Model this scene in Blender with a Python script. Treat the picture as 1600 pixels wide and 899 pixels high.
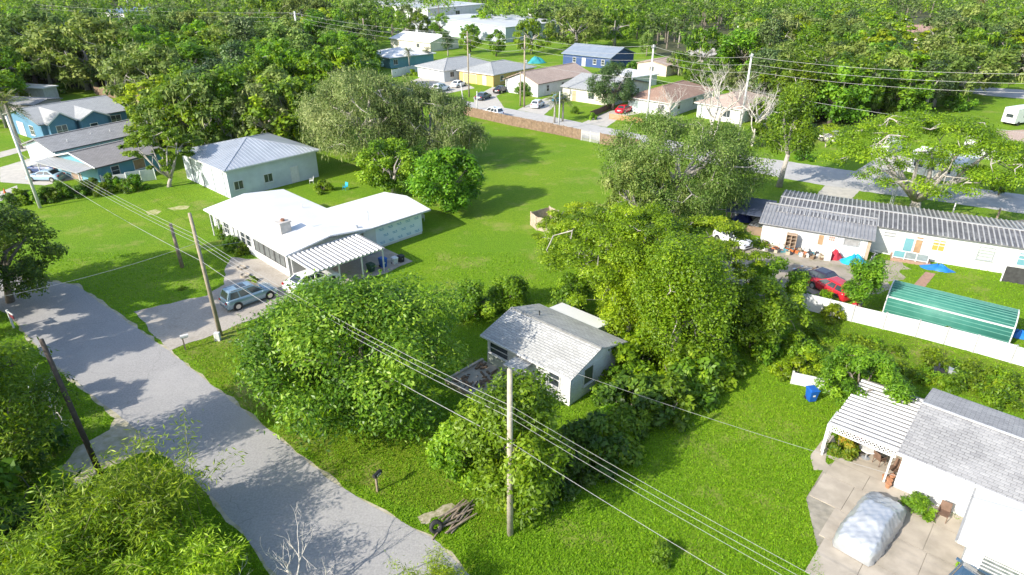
import bpy, math, random
import numpy as np
from math import radians as R, sin, cos, pi, hypot, atan2
for o in list(bpy.data.objects): bpy.data.objects.remove(o)
S = bpy.context.scene
# ---------------------------------------------------------------- camera
CH, CP, CF = 27.0, R(27.0), 1020.0        # height, pitch below the horizon, focal length in photo pixels
cd = bpy.data.cameras.new('camera'); cam = bpy.data.objects.new('camera', cd); S.collection.objects.link(cam)
cam.location = (0, 0, CH); cam.rotation_euler = (pi/2 - CP, 0, 0)
cd.sensor_width = 36; cd.lens = 36*CF/1600; cd.clip_end = 4000; cd.clip_start = .5
S.camera = cam
# ---------------------------------------------------------------- sky, sun, exposure
SUN_EL, SUN_AZ = R(31), R(216)            # direction towards the sun, azimuth counter-clockwise from +x
w = bpy.data.worlds.new('World'); S.world = w; w.use_nodes = True
nt = w.node_tree; sky = nt.nodes.new('ShaderNodeTexSky'); sky.sky_type = 'NISHITA'; sky.sun_disc = False
sky.sun_elevation = SUN_EL; sky.sun_rotation = R(90) - SUN_AZ; sky.air_density = 1.0; sky.dust_density = 1.2; sky.ozone_density = 1.0
bg = nt.nodes['Background']; nt.links.new(sky.outputs[0], bg.inputs[0]); bg.inputs[1].default_value = .15
sl = bpy.data.lights.new('sun', 'SUN'); sl.energy = 3.9; sl.angle = R(.55); sl.color = (1, .93, .82)
so = bpy.data.objects.new('sun', sl); S.collection.objects.link(so)
so.rotation_euler = (pi/2 - SUN_EL, 0, SUN_AZ + pi/2)
S.view_settings.view_transform = 'Standard'; S.view_settings.look = 'None'
S.view_settings.exposure = 1.1; S.view_settings.gamma = 1; S.view_settings.use_curve_mapping = False
S.render.engine = 'CYCLES'; S.cycles.max_bounces = 6; S.cycles.transparent_max_bounces = 8

# ================================================================ helpers
col = S.collection
def G(x, y, z=0.0):
    """photo pixel -> point on the horizontal plane at height z"""
    u = (x-800)/CF; v = (y-449.5)/CF
    dy = cos(CP)-v*sin(CP); dz = -sin(CP)-v*cos(CP); t = (z-CH)/dz
    return (u*t, dy*t, z)
def PX(X, Y, Z=0.0):
    Z = Z-CH; dep = Y*cos(CP)-Z*sin(CP); up = Y*sin(CP)+Z*cos(CP)
    return 800+CF*X/dep, 449.5-CF*up/dep
def HT(x, yb, yt):
    """height of something standing at ground pixel (x, yb) whose top shows at row yt"""
    b = G(x, yb); v = (yt-449.5)/CF
    return CH+(-sin(CP)-v*cos(CP))/(cos(CP)-v*sin(CP))*b[1]
def MPP(x, y):
    b = G(x, y); return (b[1]*cos(CP)+CH*sin(CP))/CF
class MB:
    def __init__(s): s.v = []; s.f = []; s.m = []
    def add(s, vs, fs, m=0):
        o = len(s.v); s.v += [tuple(q) for q in vs]
        s.f += [tuple(i+o for i in f) for f in fs]; s.m += [m]*len(fs); return s
    def box(s, x0, x1, y0, y1, z0, z1, m=0):
        v = [(x0,y0,z0),(x1,y0,z0),(x1,y1,z0),(x0,y1,z0),(x0,y0,z1),(x1,y0,z1),(x1,y1,z1),(x0,y1,z1)]
        return s.add(v, [(3,2,1,0),(4,5,6,7),(0,1,5,4),(1,2,6,5),(2,3,7,6),(3,0,4,7)], m)
    def prism(s, poly, z0, z1, m=0):
        n = len(poly); v = [(p[0],p[1],z0) for p in poly]+[(p[0],p[1],z1) for p in poly]
        return s.add(v, [tuple(range(n-1,-1,-1)), tuple(range(n,2*n))]+[(i,(i+1)%n,(i+1)%n+n,i+n) for i in range(n)], m)
    def quad(s, a, b, c, d, m=0): return s.add([a,b,c,d], [(0,1,2,3)], m)
    def slab(s, pts, t, m=0):
        """polygon (3D, planar) with thickness t downwards"""
        n = len(pts); v = list(pts)+[(p[0],p[1],p[2]-t) for p in pts]
        return s.add(v, [tuple(range(n)), tuple(range(2*n-1,n-1,-1))]+[(i,i+n,(i+1)%n+n,(i+1)%n) for i in range(n)], m)
    def tube(s, pts, rs, n=6, m=0, cap=True):
        pts = [np.array(p, float) for p in pts]; k = len(pts)
        if not hasattr(rs, '__len__'): rs = [rs]*k
        vs = []; up = None
        for i in range(k):
            d = pts[min(i+1,k-1)]-pts[max(i-1,0)]; L = np.linalg.norm(d); d = d/L if L > 1e-9 else np.array((0,0,1.))
            r = np.array((1.,0,0)) if abs(d[0]) < .8 else np.array((0,1.,0))
            if up is not None: r = up
            a = r-d*np.dot(r,d); a /= max(np.linalg.norm(a),1e-9); b = np.cross(d,a); up = a
            for j in range(n):
                t = 2*pi*j/n; vs.append(pts[i]+rs[i]*(cos(t)*a+sin(t)*b))
        fs = [(i*n+j, i*n+(j+1)%n, (i+1)*n+(j+1)%n, (i+1)*n+j) for i in range(k-1) for j in range(n)]
        if cap: fs += [tuple(range(n-1,-1,-1)), tuple((k-1)*n+j for j in range(n))]
        return s.add(vs, fs, m)
    def bar(s, p, q, w, h, m=0):
        """rectangular beam from p to q, w wide sideways, h high"""
        p = np.array(p,float); q = np.array(q,float); d = q-p; d /= np.linalg.norm(d)
        r = np.cross(d,(0,0,1.)); L = np.linalg.norm(r); r = r/L if L > 1e-6 else np.array((1.,0,0)); u = np.cross(r,d)
        c = [(-1,-1),(1,-1),(1,1),(-1,1)]
        v = [p+r*w/2*a+u*h/2*b for a,b in c]+[q+r*w/2*a+u*h/2*b for a,b in c]
        return s.add(v, [(0,1,2,3),(7,6,5,4),(0,4,5,1),(1,5,6,2),(2,6,7,3),(3,7,4,0)], m)
    def lathe(s, prof, c=(0,0,0), n=12, m=0):
        vs = []; k = len(prof)
        for r,z in prof:
            for j in range(n): vs.append((c[0]+r*cos(2*pi*j/n), c[1]+r*sin(2*pi*j/n), c[2]+z))
        fs = [(i*n+j, i*n+(j+1)%n, (i+1)*n+(j+1)%n, (i+1)*n+j) for i in range(k-1) for j in range(n)]
        fs += [tuple(range(n-1,-1,-1)), tuple((k-1)*n+j for j in range(n))]
        return s.add(vs, fs, m)
    def mesh(s, name, mats, smooth=False):
        me = bpy.data.meshes.new(name); me.from_pydata(s.v, [], s.f)
        for q in (mats if isinstance(mats,(list,tuple)) else [mats]): me.materials.append(q)
        me.polygons.foreach_set('material_index', s.m)
        if smooth: me.polygons.foreach_set('use_smooth', [True]*len(s.f))
        me.update(); return me
    def build(s, name, mats, parent=None, smooth=False): return link(name, s.mesh(name, mats, smooth), parent)
def link(name, me, parent=None):
    o = bpy.data.objects.new(name, me); col.objects.link(o); o.parent = parent; return o
def tag(o, label, cat, group=None, kind=None):
    if label: o['label'] = label
    if cat: o['category'] = cat
    if group: o['group'] = group
    if kind: o['kind'] = kind
    return o
def thing(name, label, cat, loc=(0,0,0), rz=0.0, group=None, sc=None):
    o = bpy.data.objects.new(name, None); col.objects.link(o); o.empty_display_size = .3
    o.location = loc; o.rotation_euler = (0,0,R(rz))
    if sc: o.scale = sc
    return tag(o, label, cat, group)
def copy_tree(o, parent=None):
    c = o.copy(); col.objects.link(c); c.parent = parent
    for ch in list(o.children): copy_tree(ch, c)
    return c
# ---------------------------------------------------------------- materials
MATS = {}
def nodes(m):
    m.use_nodes = True; n = m.node_tree; return n, n.nodes['Principled BSDF']
def pm(name, c1, c2=None, scale=3.0, rough=.7, bump=0.0, bscale=None, metal=0.0, detail=4, spec=.4, stain=None, sscale=.6, samt=.5):
    """procedural material: two-colour noise, optional stain layer and fine relief"""
    if name in MATS: return MATS[name]
    m = bpy.data.materials.new(name); n, b = nodes(m); N = n.nodes; L = n.links
    c2 = c2 or tuple(q*.8 for q in c1)
    tc = N.new('ShaderNodeTexCoord'); no = N.new('ShaderNodeTexNoise'); no.inputs['Scale'].default_value = scale; no.inputs['Detail'].default_value = detail
    L.new(tc.outputs['Object'], no.inputs['Vector'])
    rp = N.new('ShaderNodeValToRGB'); rp.color_ramp.elements[0].position = .35; rp.color_ramp.elements[1].position = .65
    rp.color_ramp.elements[0].color = (*c2,1); rp.color_ramp.elements[1].color = (*c1,1); L.new(no.outputs['Fac'], rp.inputs[0])
    out = rp.outputs[0]
    if stain:
        n2 = N.new('ShaderNodeTexNoise'); n2.inputs['Scale'].default_value = sscale; n2.inputs['Detail'].default_value = 8; n2.inputs['Roughness'].default_value = .65
        L.new(tc.outputs['Object'], n2.inputs['Vector'])
        r2 = N.new('ShaderNodeValToRGB'); r2.color_ramp.elements[0].position = .5; r2.color_ramp.elements[1].position = .7
        r2.color_ramp.elements[0].color = (0,0,0,1); r2.color_ramp.elements[1].color = (samt,)*3+(1,); L.new(n2.outputs['Fac'], r2.inputs[0])
        mx = N.new('ShaderNodeMix'); mx.data_type = 'RGBA'; L.new(r2.outputs[0], mx.inputs[0]); L.new(out, mx.inputs[6]); mx.inputs[7].default_value = (*stain,1); out = mx.outputs[2]
    L.new(out, b.inputs['Base Color'])
    b.inputs['Roughness'].default_value = rough; b.inputs['Metallic'].default_value = metal; b.inputs['Specular IOR Level'].default_value = spec
    if bump:
        n3 = N.new('ShaderNodeTexNoise'); n3.inputs['Scale'].default_value = bscale or scale*6; n3.inputs['Detail'].default_value = 3
        L.new(tc.outputs['Object'], n3.inputs['Vector'])
        bp = N.new('ShaderNodeBump'); bp.inputs['Strength'].default_value = bump; bp.inputs['Distance'].default_value = .03
        L.new(n3.outputs['Fac'], bp.inputs['Height']); L.new(bp.outputs[0], b.inputs['Normal'])
    MATS[name] = m; return m
def shingle(name, c1, c2, rot=False, stain=None, samt=.5):
    if name in MATS: return MATS[name]
    m = bpy.data.materials.new(name); n, b = nodes(m); N = n.nodes; L = n.links
    tc = N.new('ShaderNodeTexCoord'); mp = N.new('ShaderNodeMapping'); mp.inputs['Rotation'].default_value = (0,0,pi/2 if rot else 0)
    L.new(tc.outputs['Object'], mp.inputs[0])
    br = N.new('ShaderNodeTexBrick'); br.inputs['Scale'].default_value = 1; br.inputs['Brick Width'].default_value = .45; br.inputs['Row Height'].default_value = .2
    br.inputs['Mortar Size'].default_value = .012; br.inputs['Color1'].default_value = (*c1,1); br.inputs['Color2'].default_value = (*c2,1)
    br.inputs['Mortar'].default_value = (*[q*.45 for q in c2],1); L.new(mp.outputs[0], br.inputs[0])
    no = N.new('ShaderNodeTexNoise'); no.inputs['Scale'].default_value = .55; no.inputs['Detail'].default_value = 7; no.inputs['Roughness'].default_value = .7; L.new(tc.outputs['Object'], no.inputs[0])
    rp = N.new('ShaderNodeValToRGB'); rp.color_ramp.elements[0].position = .42; rp.color_ramp.elements[1].position = .72; rp.color_ramp.elements[0].color = (0,0,0,1); rp.color_ramp.elements[1].color = (samt,)*3+(1,)
    L.new(no.outputs['Fac'], rp.inputs[0])
    mx = N.new('ShaderNodeMix'); mx.data_type = 'RGBA'; L.new(rp.outputs[0], mx.inputs[0]); L.new(br.outputs[0], mx.inputs[6]); mx.inputs[7].default_value = (*(stain or [q*.55 for q in c2]),1)
    L.new(mx.outputs[2], b.inputs['Base Color']); b.inputs['Roughness'].default_value = .85; b.inputs['Specular IOR Level'].default_value = .25
    bp = N.new('ShaderNodeBump'); bp.inputs['Strength'].default_value = .6; bp.inputs['Distance'].default_value = .02
    L.new(br.outputs['Fac'], bp.inputs['Height']); bp.invert = True; L.new(bp.outputs[0], b.inputs['Normal'])
    MATS[name] = m; return m
def leafmat(name, dark, mid, lite, trans=.32, rough=.5, hue=.5, spec=.35):
    if name in MATS: return MATS[name]
    m = bpy.data.materials.new(name); n, b = nodes(m); N = n.nodes; L = n.links
    at = N.new('ShaderNodeAttribute'); at.attribute_name = 'tint'
    rp = N.new('ShaderNodeValToRGB'); e = rp.color_ramp.elements; e[0].position = .05; e[0].color = (*dark,1); e[1].position = .95; e[1].color = (*lite,1)
    k = e.new(.5); k.color = (*mid,1); L.new(at.outputs['Fac'], rp.inputs[0])
    oi = N.new('ShaderNodeObjectInfo'); mr = N.new('ShaderNodeMapRange'); mr.inputs[3].default_value = hue-.014; mr.inputs[4].default_value = hue+.018; L.new(oi.outputs['Random'], mr.inputs[0])
    m2 = N.new('ShaderNodeMath'); m2.operation = 'MULTIPLY'; m2.inputs[1].default_value = 7.3; L.new(oi.outputs['Random'], m2.inputs[0])
    m3 = N.new('ShaderNodeMath'); m3.operation = 'FRACT'; L.new(m2.outputs[0], m3.inputs[0])
    mv = N.new('ShaderNodeMapRange'); mv.inputs[3].default_value = .78; mv.inputs[4].default_value = 1.2; L.new(m3.outputs[0], mv.inputs[0])
    hs = N.new('ShaderNodeHueSaturation'); L.new(mr.outputs[0], hs.inputs['Hue']); L.new(mv.outputs[0], hs.inputs['Value']); L.new(rp.outputs[0], hs.inputs['Color'])
    L.new(hs.outputs[0], b.inputs['Base Color']); b.inputs['Roughness'].default_value = rough; b.inputs['Specular IOR Level'].default_value = spec
    tr = N.new('ShaderNodeBsdfTranslucent'); h2 = N.new('ShaderNodeHueSaturation'); h2.inputs['Hue'].default_value = .495; h2.inputs['Value'].default_value = 1.7; h2.inputs['Saturation'].default_value = 1.1
    L.new(hs.outputs[0], h2.inputs['Color']); L.new(h2.outputs[0], tr.inputs[0])
    ms = N.new('ShaderNodeMixShader'); ms.inputs[0].default_value = trans; L.new(b.outputs[0], ms.inputs[1]); L.new(tr.outputs[0], ms.inputs[2])
    L.new(ms.outputs[0], n.nodes['Material Output'].inputs[0]); MATS[name] = m; return m
def paint(name, c, rough=.25, metal=.0):
    m = pm(name, c, tuple(q*.94 for q in c), 2.0, rough, metal=metal, spec=.5)
    m.node_tree.nodes['Principled BSDF'].inputs['Coat Weight'].default_value = .4; return m
M_white = pm('white_paint', (.60,.61,.60), (.54,.55,.54), 1.5, .6, stain=(.42,.42,.39), samt=.5)
M_trim = pm('white_trim', (.62,.62,.61), (.55,.55,.54), 4, .5)
M_glass = pm('dark_glass', (.03,.04,.05), (.05,.06,.07), 1.2, .06, spec=.8)
M_dark = pm('dark_interior', (.03,.03,.03), (.05,.05,.05), 3, .8)
M_rubber = pm('black_rubber', (.018,.018,.019), (.03,.03,.03), 8, .75)
M_chrome = pm('bright_metal', (.62,.63,.64), (.55,.56,.57), 5, .28, metal=.9)
M_steel = pm('galvanised_steel', (.46,.48,.50), (.38,.40,.42), 6, .45, metal=.5)
M_wood = pm('weathered_wood', (.30,.24,.18), (.20,.15,.11), 5, .85, bump=.3)
M_brownwood = pm('brown_fence_wood', (.26,.18,.12), (.17,.115,.075), 2.5, .85, bump=.3)
M_pole = pm('pole_wood', (.34,.29,.21), (.24,.20,.145), 3, .85, bump=.4, bscale=12)
M_darkpole = pm('dark_pole_wood', (.085,.065,.05), (.055,.042,.034), 4, .85, bump=.4)
M_greypole = pm('grey_pole_concrete', (.56,.56,.54), (.47,.47,.46), 3, .8)
M_conc = pm('concrete', (.42,.37,.30), (.33,.29,.235), 1.1, .85, bump=.15, bscale=25, stain=(.26,.23,.18), sscale=.5, samt=.6)
M_bark = pm('bark', (.22,.19,.155), (.12,.10,.08), 4, .9, bump=.6)
M_greybark = pm('pale_bark', (.40,.37,.33), (.27,.25,.22), 4, .9, bump=.5)
M_deadwood = pm('bleached_dead_wood', (.55,.52,.47), (.40,.37,.33), 5, .9, bump=.4)
M_black = pm('black_plastic', (.02,.02,.022), (.035,.035,.037), 5, .5)
M_blueplastic = pm('blue_plastic', (.012,.10,.42), (.010,.08,.34), 3, .45)
M_wire = pm('aluminium_wire', (.42,.42,.41), (.34,.34,.33), 8, .5, metal=.3)
# ================================================================ ground, roads, drives
def inpoly(x, y, poly):
    c = False; n = len(poly); j = n-1
    for i in range(n):
        xi, yi = poly[i][0], poly[i][1]; xj, yj = poly[j][0], poly[j][1]
        if (yi > y) != (yj > y) and x < (xj-xi)*(y-yi)/(yj-yi)+xi: c = not c
        j = i
    return c
def grassmat(name, a, b_, c, sand, sandamt=.62, tex=1.0):
    m = bpy.data.materials.new(name); n, b = nodes(m); N = n.nodes; L = n.links
    ge = N.new('ShaderNodeNewGeometry')
    def noise(sc, det=6, ro=.6):
        q = N.new('ShaderNodeTexNoise'); q.inputs['Scale'].default_value = sc; q.inputs['Detail'].default_value = det; q.inputs['Roughness'].default_value = ro; L.new(ge.outputs['Position'], q.inputs[0]); return q.outputs['Fac']
    def ramp(src, p0, p1, c0, c1):
        r = N.new('ShaderNodeValToRGB'); r.color_ramp.elements[0].position = p0; r.color_ramp.elements[1].position = p1; r.color_ramp.elements[0].color = (*c0,1); r.color_ramp.elements[1].color = (*c1,1); L.new(src, r.inputs[0]); return r.outputs[0]
    def mix(f, x, y):
        k = N.new('ShaderNodeMix'); k.data_type = 'RGBA'; L.new(f, k.inputs[0]); L.new(x, k.inputs[6])
        if isinstance(y, tuple): k.inputs[7].default_value = (*y,1)
        else: L.new(y, k.inputs[7])
        return k.outputs[2]
    big = ramp(noise(.09, 4), .38, .64, a, b_)
    fine = ramp(noise(2.6*tex, 8, .75), .42, .66, (0,0,0), (.75,)*3)
    o = mix(fine, big, c)
    spk = ramp(noise(11*tex, 3, .6), .38, .62, (.66,.66,.66), (1.28,1.28,1.28))
    mm = N.new('ShaderNodeMix'); mm.data_type = 'RGBA'; mm.blend_type = 'MULTIPLY'; mm.inputs[0].default_value = 1; L.new(o, mm.inputs[6]); L.new(spk, mm.inputs[7]); o = mm.outputs[2]
    o = mix(ramp(noise(.23, 9, .72), sandamt, sandamt+.13, (0,0,0), (.5,)*3), o, sand)
    L.new(o, b.inputs['Base Color']); b.inputs['Roughness'].default_value = .9; b.inputs['Specular IOR Level'].default_value = .15
    bp = N.new('ShaderNodeBump'); bp.inputs['Strength'].default_value = .9; bp.inputs['Distance'].default_value = .12; L.new(noise(5*tex, 8, .75), bp.inputs['Height']); L.new(bp.outputs[0], b.inputs['Normal'])
    return m
M_lawn = grassmat('lawn_grass', (.125,.240,.010), (.172,.275,.012), (.082,.168,.008), (.30,.28,.09), .53)
M_rough = grassmat('rough_grass', (.115,.195,.010), (.165,.225,.014), (.07,.13,.008), (.36,.30,.12), .52)
M_sand = pm('pale_sand', (.46,.41,.32), (.33,.30,.20), 1.6, .95, bump=.4, stain=(.20,.22,.05), sscale=1.1, samt=.8)
M_dirt = pm('yard_dirt', (.36,.31,.25), (.26,.23,.18), .9, .95, bump=.4, stain=(.15,.17,.05), sscale=.7, samt=.6)
M_asph = pm('worn_asphalt', (.345,.335,.325), (.275,.268,.26), 9, .92, bump=.35, bscale=40, stain=(.40,.385,.365), sscale=.25, samt=.5, spec=.2)
def add_cracks(m, scale=.22, w=.006, amt=.6):
    n = m.node_tree; N = n.nodes; L = n.links; b = N['Principled BSDF']; src = b.inputs['Base Color'].links[0].from_socket
    ge = N.new('ShaderNodeNewGeometry'); no = N.new('ShaderNodeTexNoise'); no.inputs['Scale'].default_value = .8; no.inputs['Detail'].default_value = 6; L.new(ge.outputs['Position'], no.inputs[0])
    mv = N.new('ShaderNodeMix'); mv.data_type = 'VECTOR'; mv.inputs[0].default_value = .55; L.new(ge.outputs['Position'], mv.inputs[4]); L.new(no.outputs['Color'], mv.inputs[5])
    vo = N.new('ShaderNodeTexVoronoi'); vo.feature = 'DISTANCE_TO_EDGE'; vo.inputs['Scale'].default_value = scale*2; L.new(mv.outputs[1], vo.inputs[0])
    r = N.new('ShaderNodeValToRGB'); r.color_ramp.elements[0].position = 0; r.color_ramp.elements[1].position = w; r.color_ramp.elements[0].color = (amt,)*3+(1,); r.color_ramp.elements[1].color = (0,0,0,1); L.new(vo.outputs['Distance'], r.inputs[0])
    mx = N.new('ShaderNodeMix'); mx.data_type = 'RGBA'; L.new(r.outputs[0], mx.inputs[0]); L.new(src, mx.inputs[6]); mx.inputs[7].default_value = (.13,.125,.11,1); L.new(mx.outputs[2], b.inputs['Base Color'])
add_cracks(M_asph, .16, .004, .35)
M_asph2 = pm('grey_asphalt', (.42,.41,.395), (.36,.35,.335), 1.0, .9, bump=.2, bscale=30)
M_shell = pm('shell_gravel', (.40,.36,.31), (.32,.29,.245), 6, .95, bump=.5, bscale=30, stain=(.22,.19,.15), sscale=.4, samt=.6)
M_paleconc = pm('pale_concrete', (.47,.44,.39), (.39,.37,.33), 1.5, .85, stain=(.36,.34,.29), samt=.4)
g = MB(); NS = 60
xs = np.concatenate([np.linspace(-900,-80,12), np.linspace(-70,70,57), np.linspace(80,900,12)]); ys = np.concatenate([np.linspace(-200,10,6), np.linspace(14,110,40), np.linspace(125,1500,22)])
def gz(x, y): return 0.0
vv = [(x,y,0.0) for y in ys for x in xs]; nx = len(xs)
g.add(vv, [(j*nx+i, j*nx+i+1, (j+1)*nx+i+1, (j+1)*nx+i) for j in range(len(ys)-1) for i in range(nx-1)])
tag(g.build('ground', M_lawn), 'bright green lawn spreading between the houses and the woods', None, kind='structure')
SHEETS = []
def sheet(name, px, mat, z, label, world=None, thick=0.0, jag=0.0, block=True, seed=1):
    pts = world or [G(*q) for q in px]
    pts = [(p[0],p[1]) for p in pts]
    if jag:
        rnd = random.Random(seed); out = []
        for i in range(len(pts)):
            a = pts[i]; b = pts[(i+1)%len(pts)]; L = hypot(b[0]-a[0], b[1]-a[1]); k = max(1, int(L/.7))
            for j in range(k):
                t = j/k; dx, dy = (b[1]-a[1])/max(L,.01), -(b[0]-a[0])/max(L,.01); r = rnd.uniform(-jag,jag)*min(1, L/3)
                out.append((a[0]+(b[0]-a[0])*t+dx*r, a[1]+(b[1]-a[1])*t+dy*r))
        pts = out
    area = sum(pts[i][0]*pts[(i+1)%len(pts)][1]-pts[(i+1)%len(pts)][0]*pts[i][1] for i in range(len(pts)))
    if area < 0: pts = pts[::-1]
    m = MB()
    if thick: m.prism(pts, -.05, thick)
    else: m.add([(p[0],p[1],z) for p in pts], [tuple(range(len(pts)))])
    if block: SHEETS.append(pts)
    return tag(m.build(name, mat), label, None, kind='structure')
# sandy verges first, then the carriageways on top
sheet('verge', [(-60,417),(30,430),(120,444),(192,495),(267,547),(387,643),(522,751),(602,800),(675,836),(803,960),(470,960),(424,899),(381,839),(326,777),(232,692),(168,642),(117,600),(69,558),(16,497),(-60,448)], M_sand, .008, 'pale sandy verge along the cracked road', jag=.18)
sheet('road', [(-60,420),(30,432),(118,446),(190,497),(265,549),(385,645),(520,753),(600,802),(672,838),(800,960),(480,960),(430,899),(385,838),(330,775),(235,690),(172,640),(120,598),(72,556),(20,496),(-60,445)], M_asph, .016, 'worn grey asphalt road with frayed edges', jag=.08, seed=2)
sheet('path', [(95,735),(120,700),(170,672),(196,640),(240,672),(258,700),(215,712),(160,735),(120,765)], M_sand, .012, 'sandy track leading off the road under the bamboo', jag=.3, seed=3)
sheet('driveway', [(208,488),(265,549),(285,541),(420,490),(452,478),(495,450),(540,442),(600,428),(640,410),(600,400),(560,380),(470,400),(385,405),(362,402),(350,420),(352,445),(322,462)], M_shell, .020, 'grey shell driveway from the road to the carport', jag=.14, seed=4)
sheet('apron', [(652,808),(664,801),(680,797),(692,788),(706,786),(712,791),(702,798),(690,806),(676,810),(670,820),(656,819)], pm('sand_and_litter',(.40,.35,.27),(.17,.17,.07),3.5,.95,bump=.4), .0125, 'bare pale sand patch beside the log pile', jag=.5, seed=5)
sheet('bare_patch', [(625,370),(660,392),(610,405)], M_dirt, .006, None, jag=.2) if False else None
for q_ in ([(228,331),(244,327),(254,330),(246,335),(232,336)],[(262,326),(280,321),(296,322),(292,327),(272,329)]): sheet('sand_patch', q_, pm('thin_sand',(.40,.38,.20),(.22,.25,.05),2.2,.95), .006, 'thin bare sandy patch on the lawn by the white house', jag=.5, block=False)
street2 = [(520,108),(600,128),(700,153),(845,179),(985,207),(1080,226),(1165,243),(1330,267),(1480,289),(1700,318),(1700,350),(1600,334),(1440,311),(1330,297),(1230,280),(1140,262),(1050,243),(950,224),(840,198),(725,173),(600,147),(500,128)]
sheet('street', street2, M_asph2, .010, 'pale grey residential street running past the row of houses', jag=.1, seed=6)
def drive(px, label, mat=M_paleconc, z=.014, seed=7): sheet('driveway', px, mat, z, label, jag=.06, seed=seed)
drive([(640,128),(690,148),(742,138),(705,118),(660,120)], 'concrete drive in front of the grey hip-roofed house')
drive([(742,168),(790,172),(775,150),(800,140),(770,136),(740,152)], 'concrete drive beside the yellow house')
drive([(808,172),(850,180),(868,164),(905,150),(880,146),(838,158)], 'concrete drive by the pink-roofed house')
drive([(910,192),(948,199),(972,182),(1000,178),(985,168),(952,174)], 'concrete drive leading to the red car')
drive([(1336,268),(1398,277),(1445,250),(1420,236),(1385,238)], 'pale concrete drive behind the spreading flat-topped tree')
drive([(1275,305),(1330,312),(1345,297),(1290,290)], 'short concrete apron behind the ribbed roofs')
drive([(1545,365),(1620,375),(1640,340),(1580,345)], 'gravel apron at the end of the ribbed roofs', M_dirt)
drive([(1065,84),(1125,70),(1150,74),(1140,82),(1095,90)], 'pale drive with the parked white truck')
drive([(0,238),(62,222),(62,230),(0,247)], 'concrete drive of the blue gabled house')
drive([(0,262),(60,244),(105,262),(140,275),(70,290),(0,285)], 'concrete drive with the two blue cars')
sheet('street', [(1500,132),(1545,137),(1700,147),(1700,163),(1545,150),(1490,142)], M_asph2, .011, 'far pale street beyond the dense spreading oak', jag=.1)
sheet('street', [(0,300),(26,290),(30,300),(0,315)], M_paleconc, .011, 'sliver of pale road at the hedge end', jag=.1)
sheet('yard', [(1115,385),(1190,375),(1330,405),(1345,430),(1330,452),(1290,455),(1235,470),(1160,455),(1090,420),(1040,400),(1050,375)], M_dirt, .007, 'bare dirt yard in front of the ribbed white building', jag=.5)
sheet('yard', [(1340,440),(1400,400),(1420,420),(1380,455),(1345,460)], M_dirt, .0075, 'thin grassy dirt at the corner of the ribbed building', jag=.5, block=False)
sheet('path', [(1425,448),(1446,425),(1462,428),(1443,452)], pm('brick_pavers', (.36,.22,.15), (.28,.17,.12), 4, .9), .011, 'narrow brick path from the door step to the green shed')
sheet('lot', [(600,50),(650,36),(700,26),(845,26),(845,46),(700,50),(650,54)], M_dirt, .02, 'pale paved yard around the far warehouses', jag=.2)
sheet('meadow', [(1235,600),(1230,520),(1262,488),(1330,505),(1620,580),(1620,660),(1480,612),(1400,608)], M_rough, .009, 'overgrown weedy ground behind the white fence', jag=.4, block=False)
sheet('verge', [(300,520),(345,500),(430,520),(520,600),(640,660),(760,640),(800,740),(830,790),(760,850),(700,800),(640,795),(520,742),(380,632),(272,543)], M_rough, .0045, 'thin yellowing grass strip between the trees and road', jag=.4, block=False)
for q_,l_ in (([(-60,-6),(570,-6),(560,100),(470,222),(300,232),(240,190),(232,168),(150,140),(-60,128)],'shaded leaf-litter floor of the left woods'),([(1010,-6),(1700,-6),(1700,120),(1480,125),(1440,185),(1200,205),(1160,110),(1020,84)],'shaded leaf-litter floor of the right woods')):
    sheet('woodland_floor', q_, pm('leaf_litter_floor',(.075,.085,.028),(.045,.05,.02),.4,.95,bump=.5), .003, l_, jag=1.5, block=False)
# right-hand concrete drive: separate poured slabs
dr = tag(MB().prism([(15.0,21.0),(23.0,20.0),(23.9,25.2),(22.3,28.9),(20.7,30.6),(18.6,29.7),(16.4,27.1)], -.08, .012).build('driveway', pm('old_concrete', (.33,.30,.24), (.24,.22,.175), 2, .92, stain=(.13,.12,.085), sscale=.8, samt=.7)), 'stained concrete driveway in front of the grey-roofed house', None, kind='structure')
SHEETS.append([(15.0,21.0),(23.0,20.0),(23.9,25.2),(22.3,28.9),(20.7,30.6),(18.6,29.7),(16.4,27.1)])
def slabpoly(pts): MB().prism(pts, .0, .05).build('slab', M_conc, dr)
o0 = np.array((21.7,28.0)); ex = np.array((cos(R(48)),sin(R(48)))); ey = np.array((-sin(R(48)),cos(R(48))))
def L7(x, y): q = o0+ex*x+ey*y; return (q[0],q[1])
def slabr(x0, x1, y0, y1, cl=None):
    e = .012; slabpoly([L7(x0+e,y0+e),L7(x1-e,y0+e),L7(x1-e,y1-e),L7(x0+e,y1-e)])
for x0,x1,ys_ in ((-1.55,-.03,(-3.6,-1.2,1.2,3.2)), (-3.9,-1.55,(-4.6,-2.4,-.2,1.6,3.3)), (-6.4,-3.9,(-5,-2.6,-.2,1.9)), (-9.2,-6.4,(-3,-.4,1.6))):
    for i in range(len(ys_)-1): slabr(x0,x1,ys_[i],ys_[i+1])
sheet('patio', None, M_conc, .02, 'concrete patio under the lattice-edged canopy', world=[L7(0.02,.02),L7(5.8,.02),L7(5.8,3.6),L7(.02,3.6)])
sheet('path', [(1272,735),(1265,712),(1285,688),(1302,680),(1306,692),(1292,705),(1290,722),(1302,735)], M_conc, .013, 'curved concrete garden path around the croton bush', jag=.05)
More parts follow.
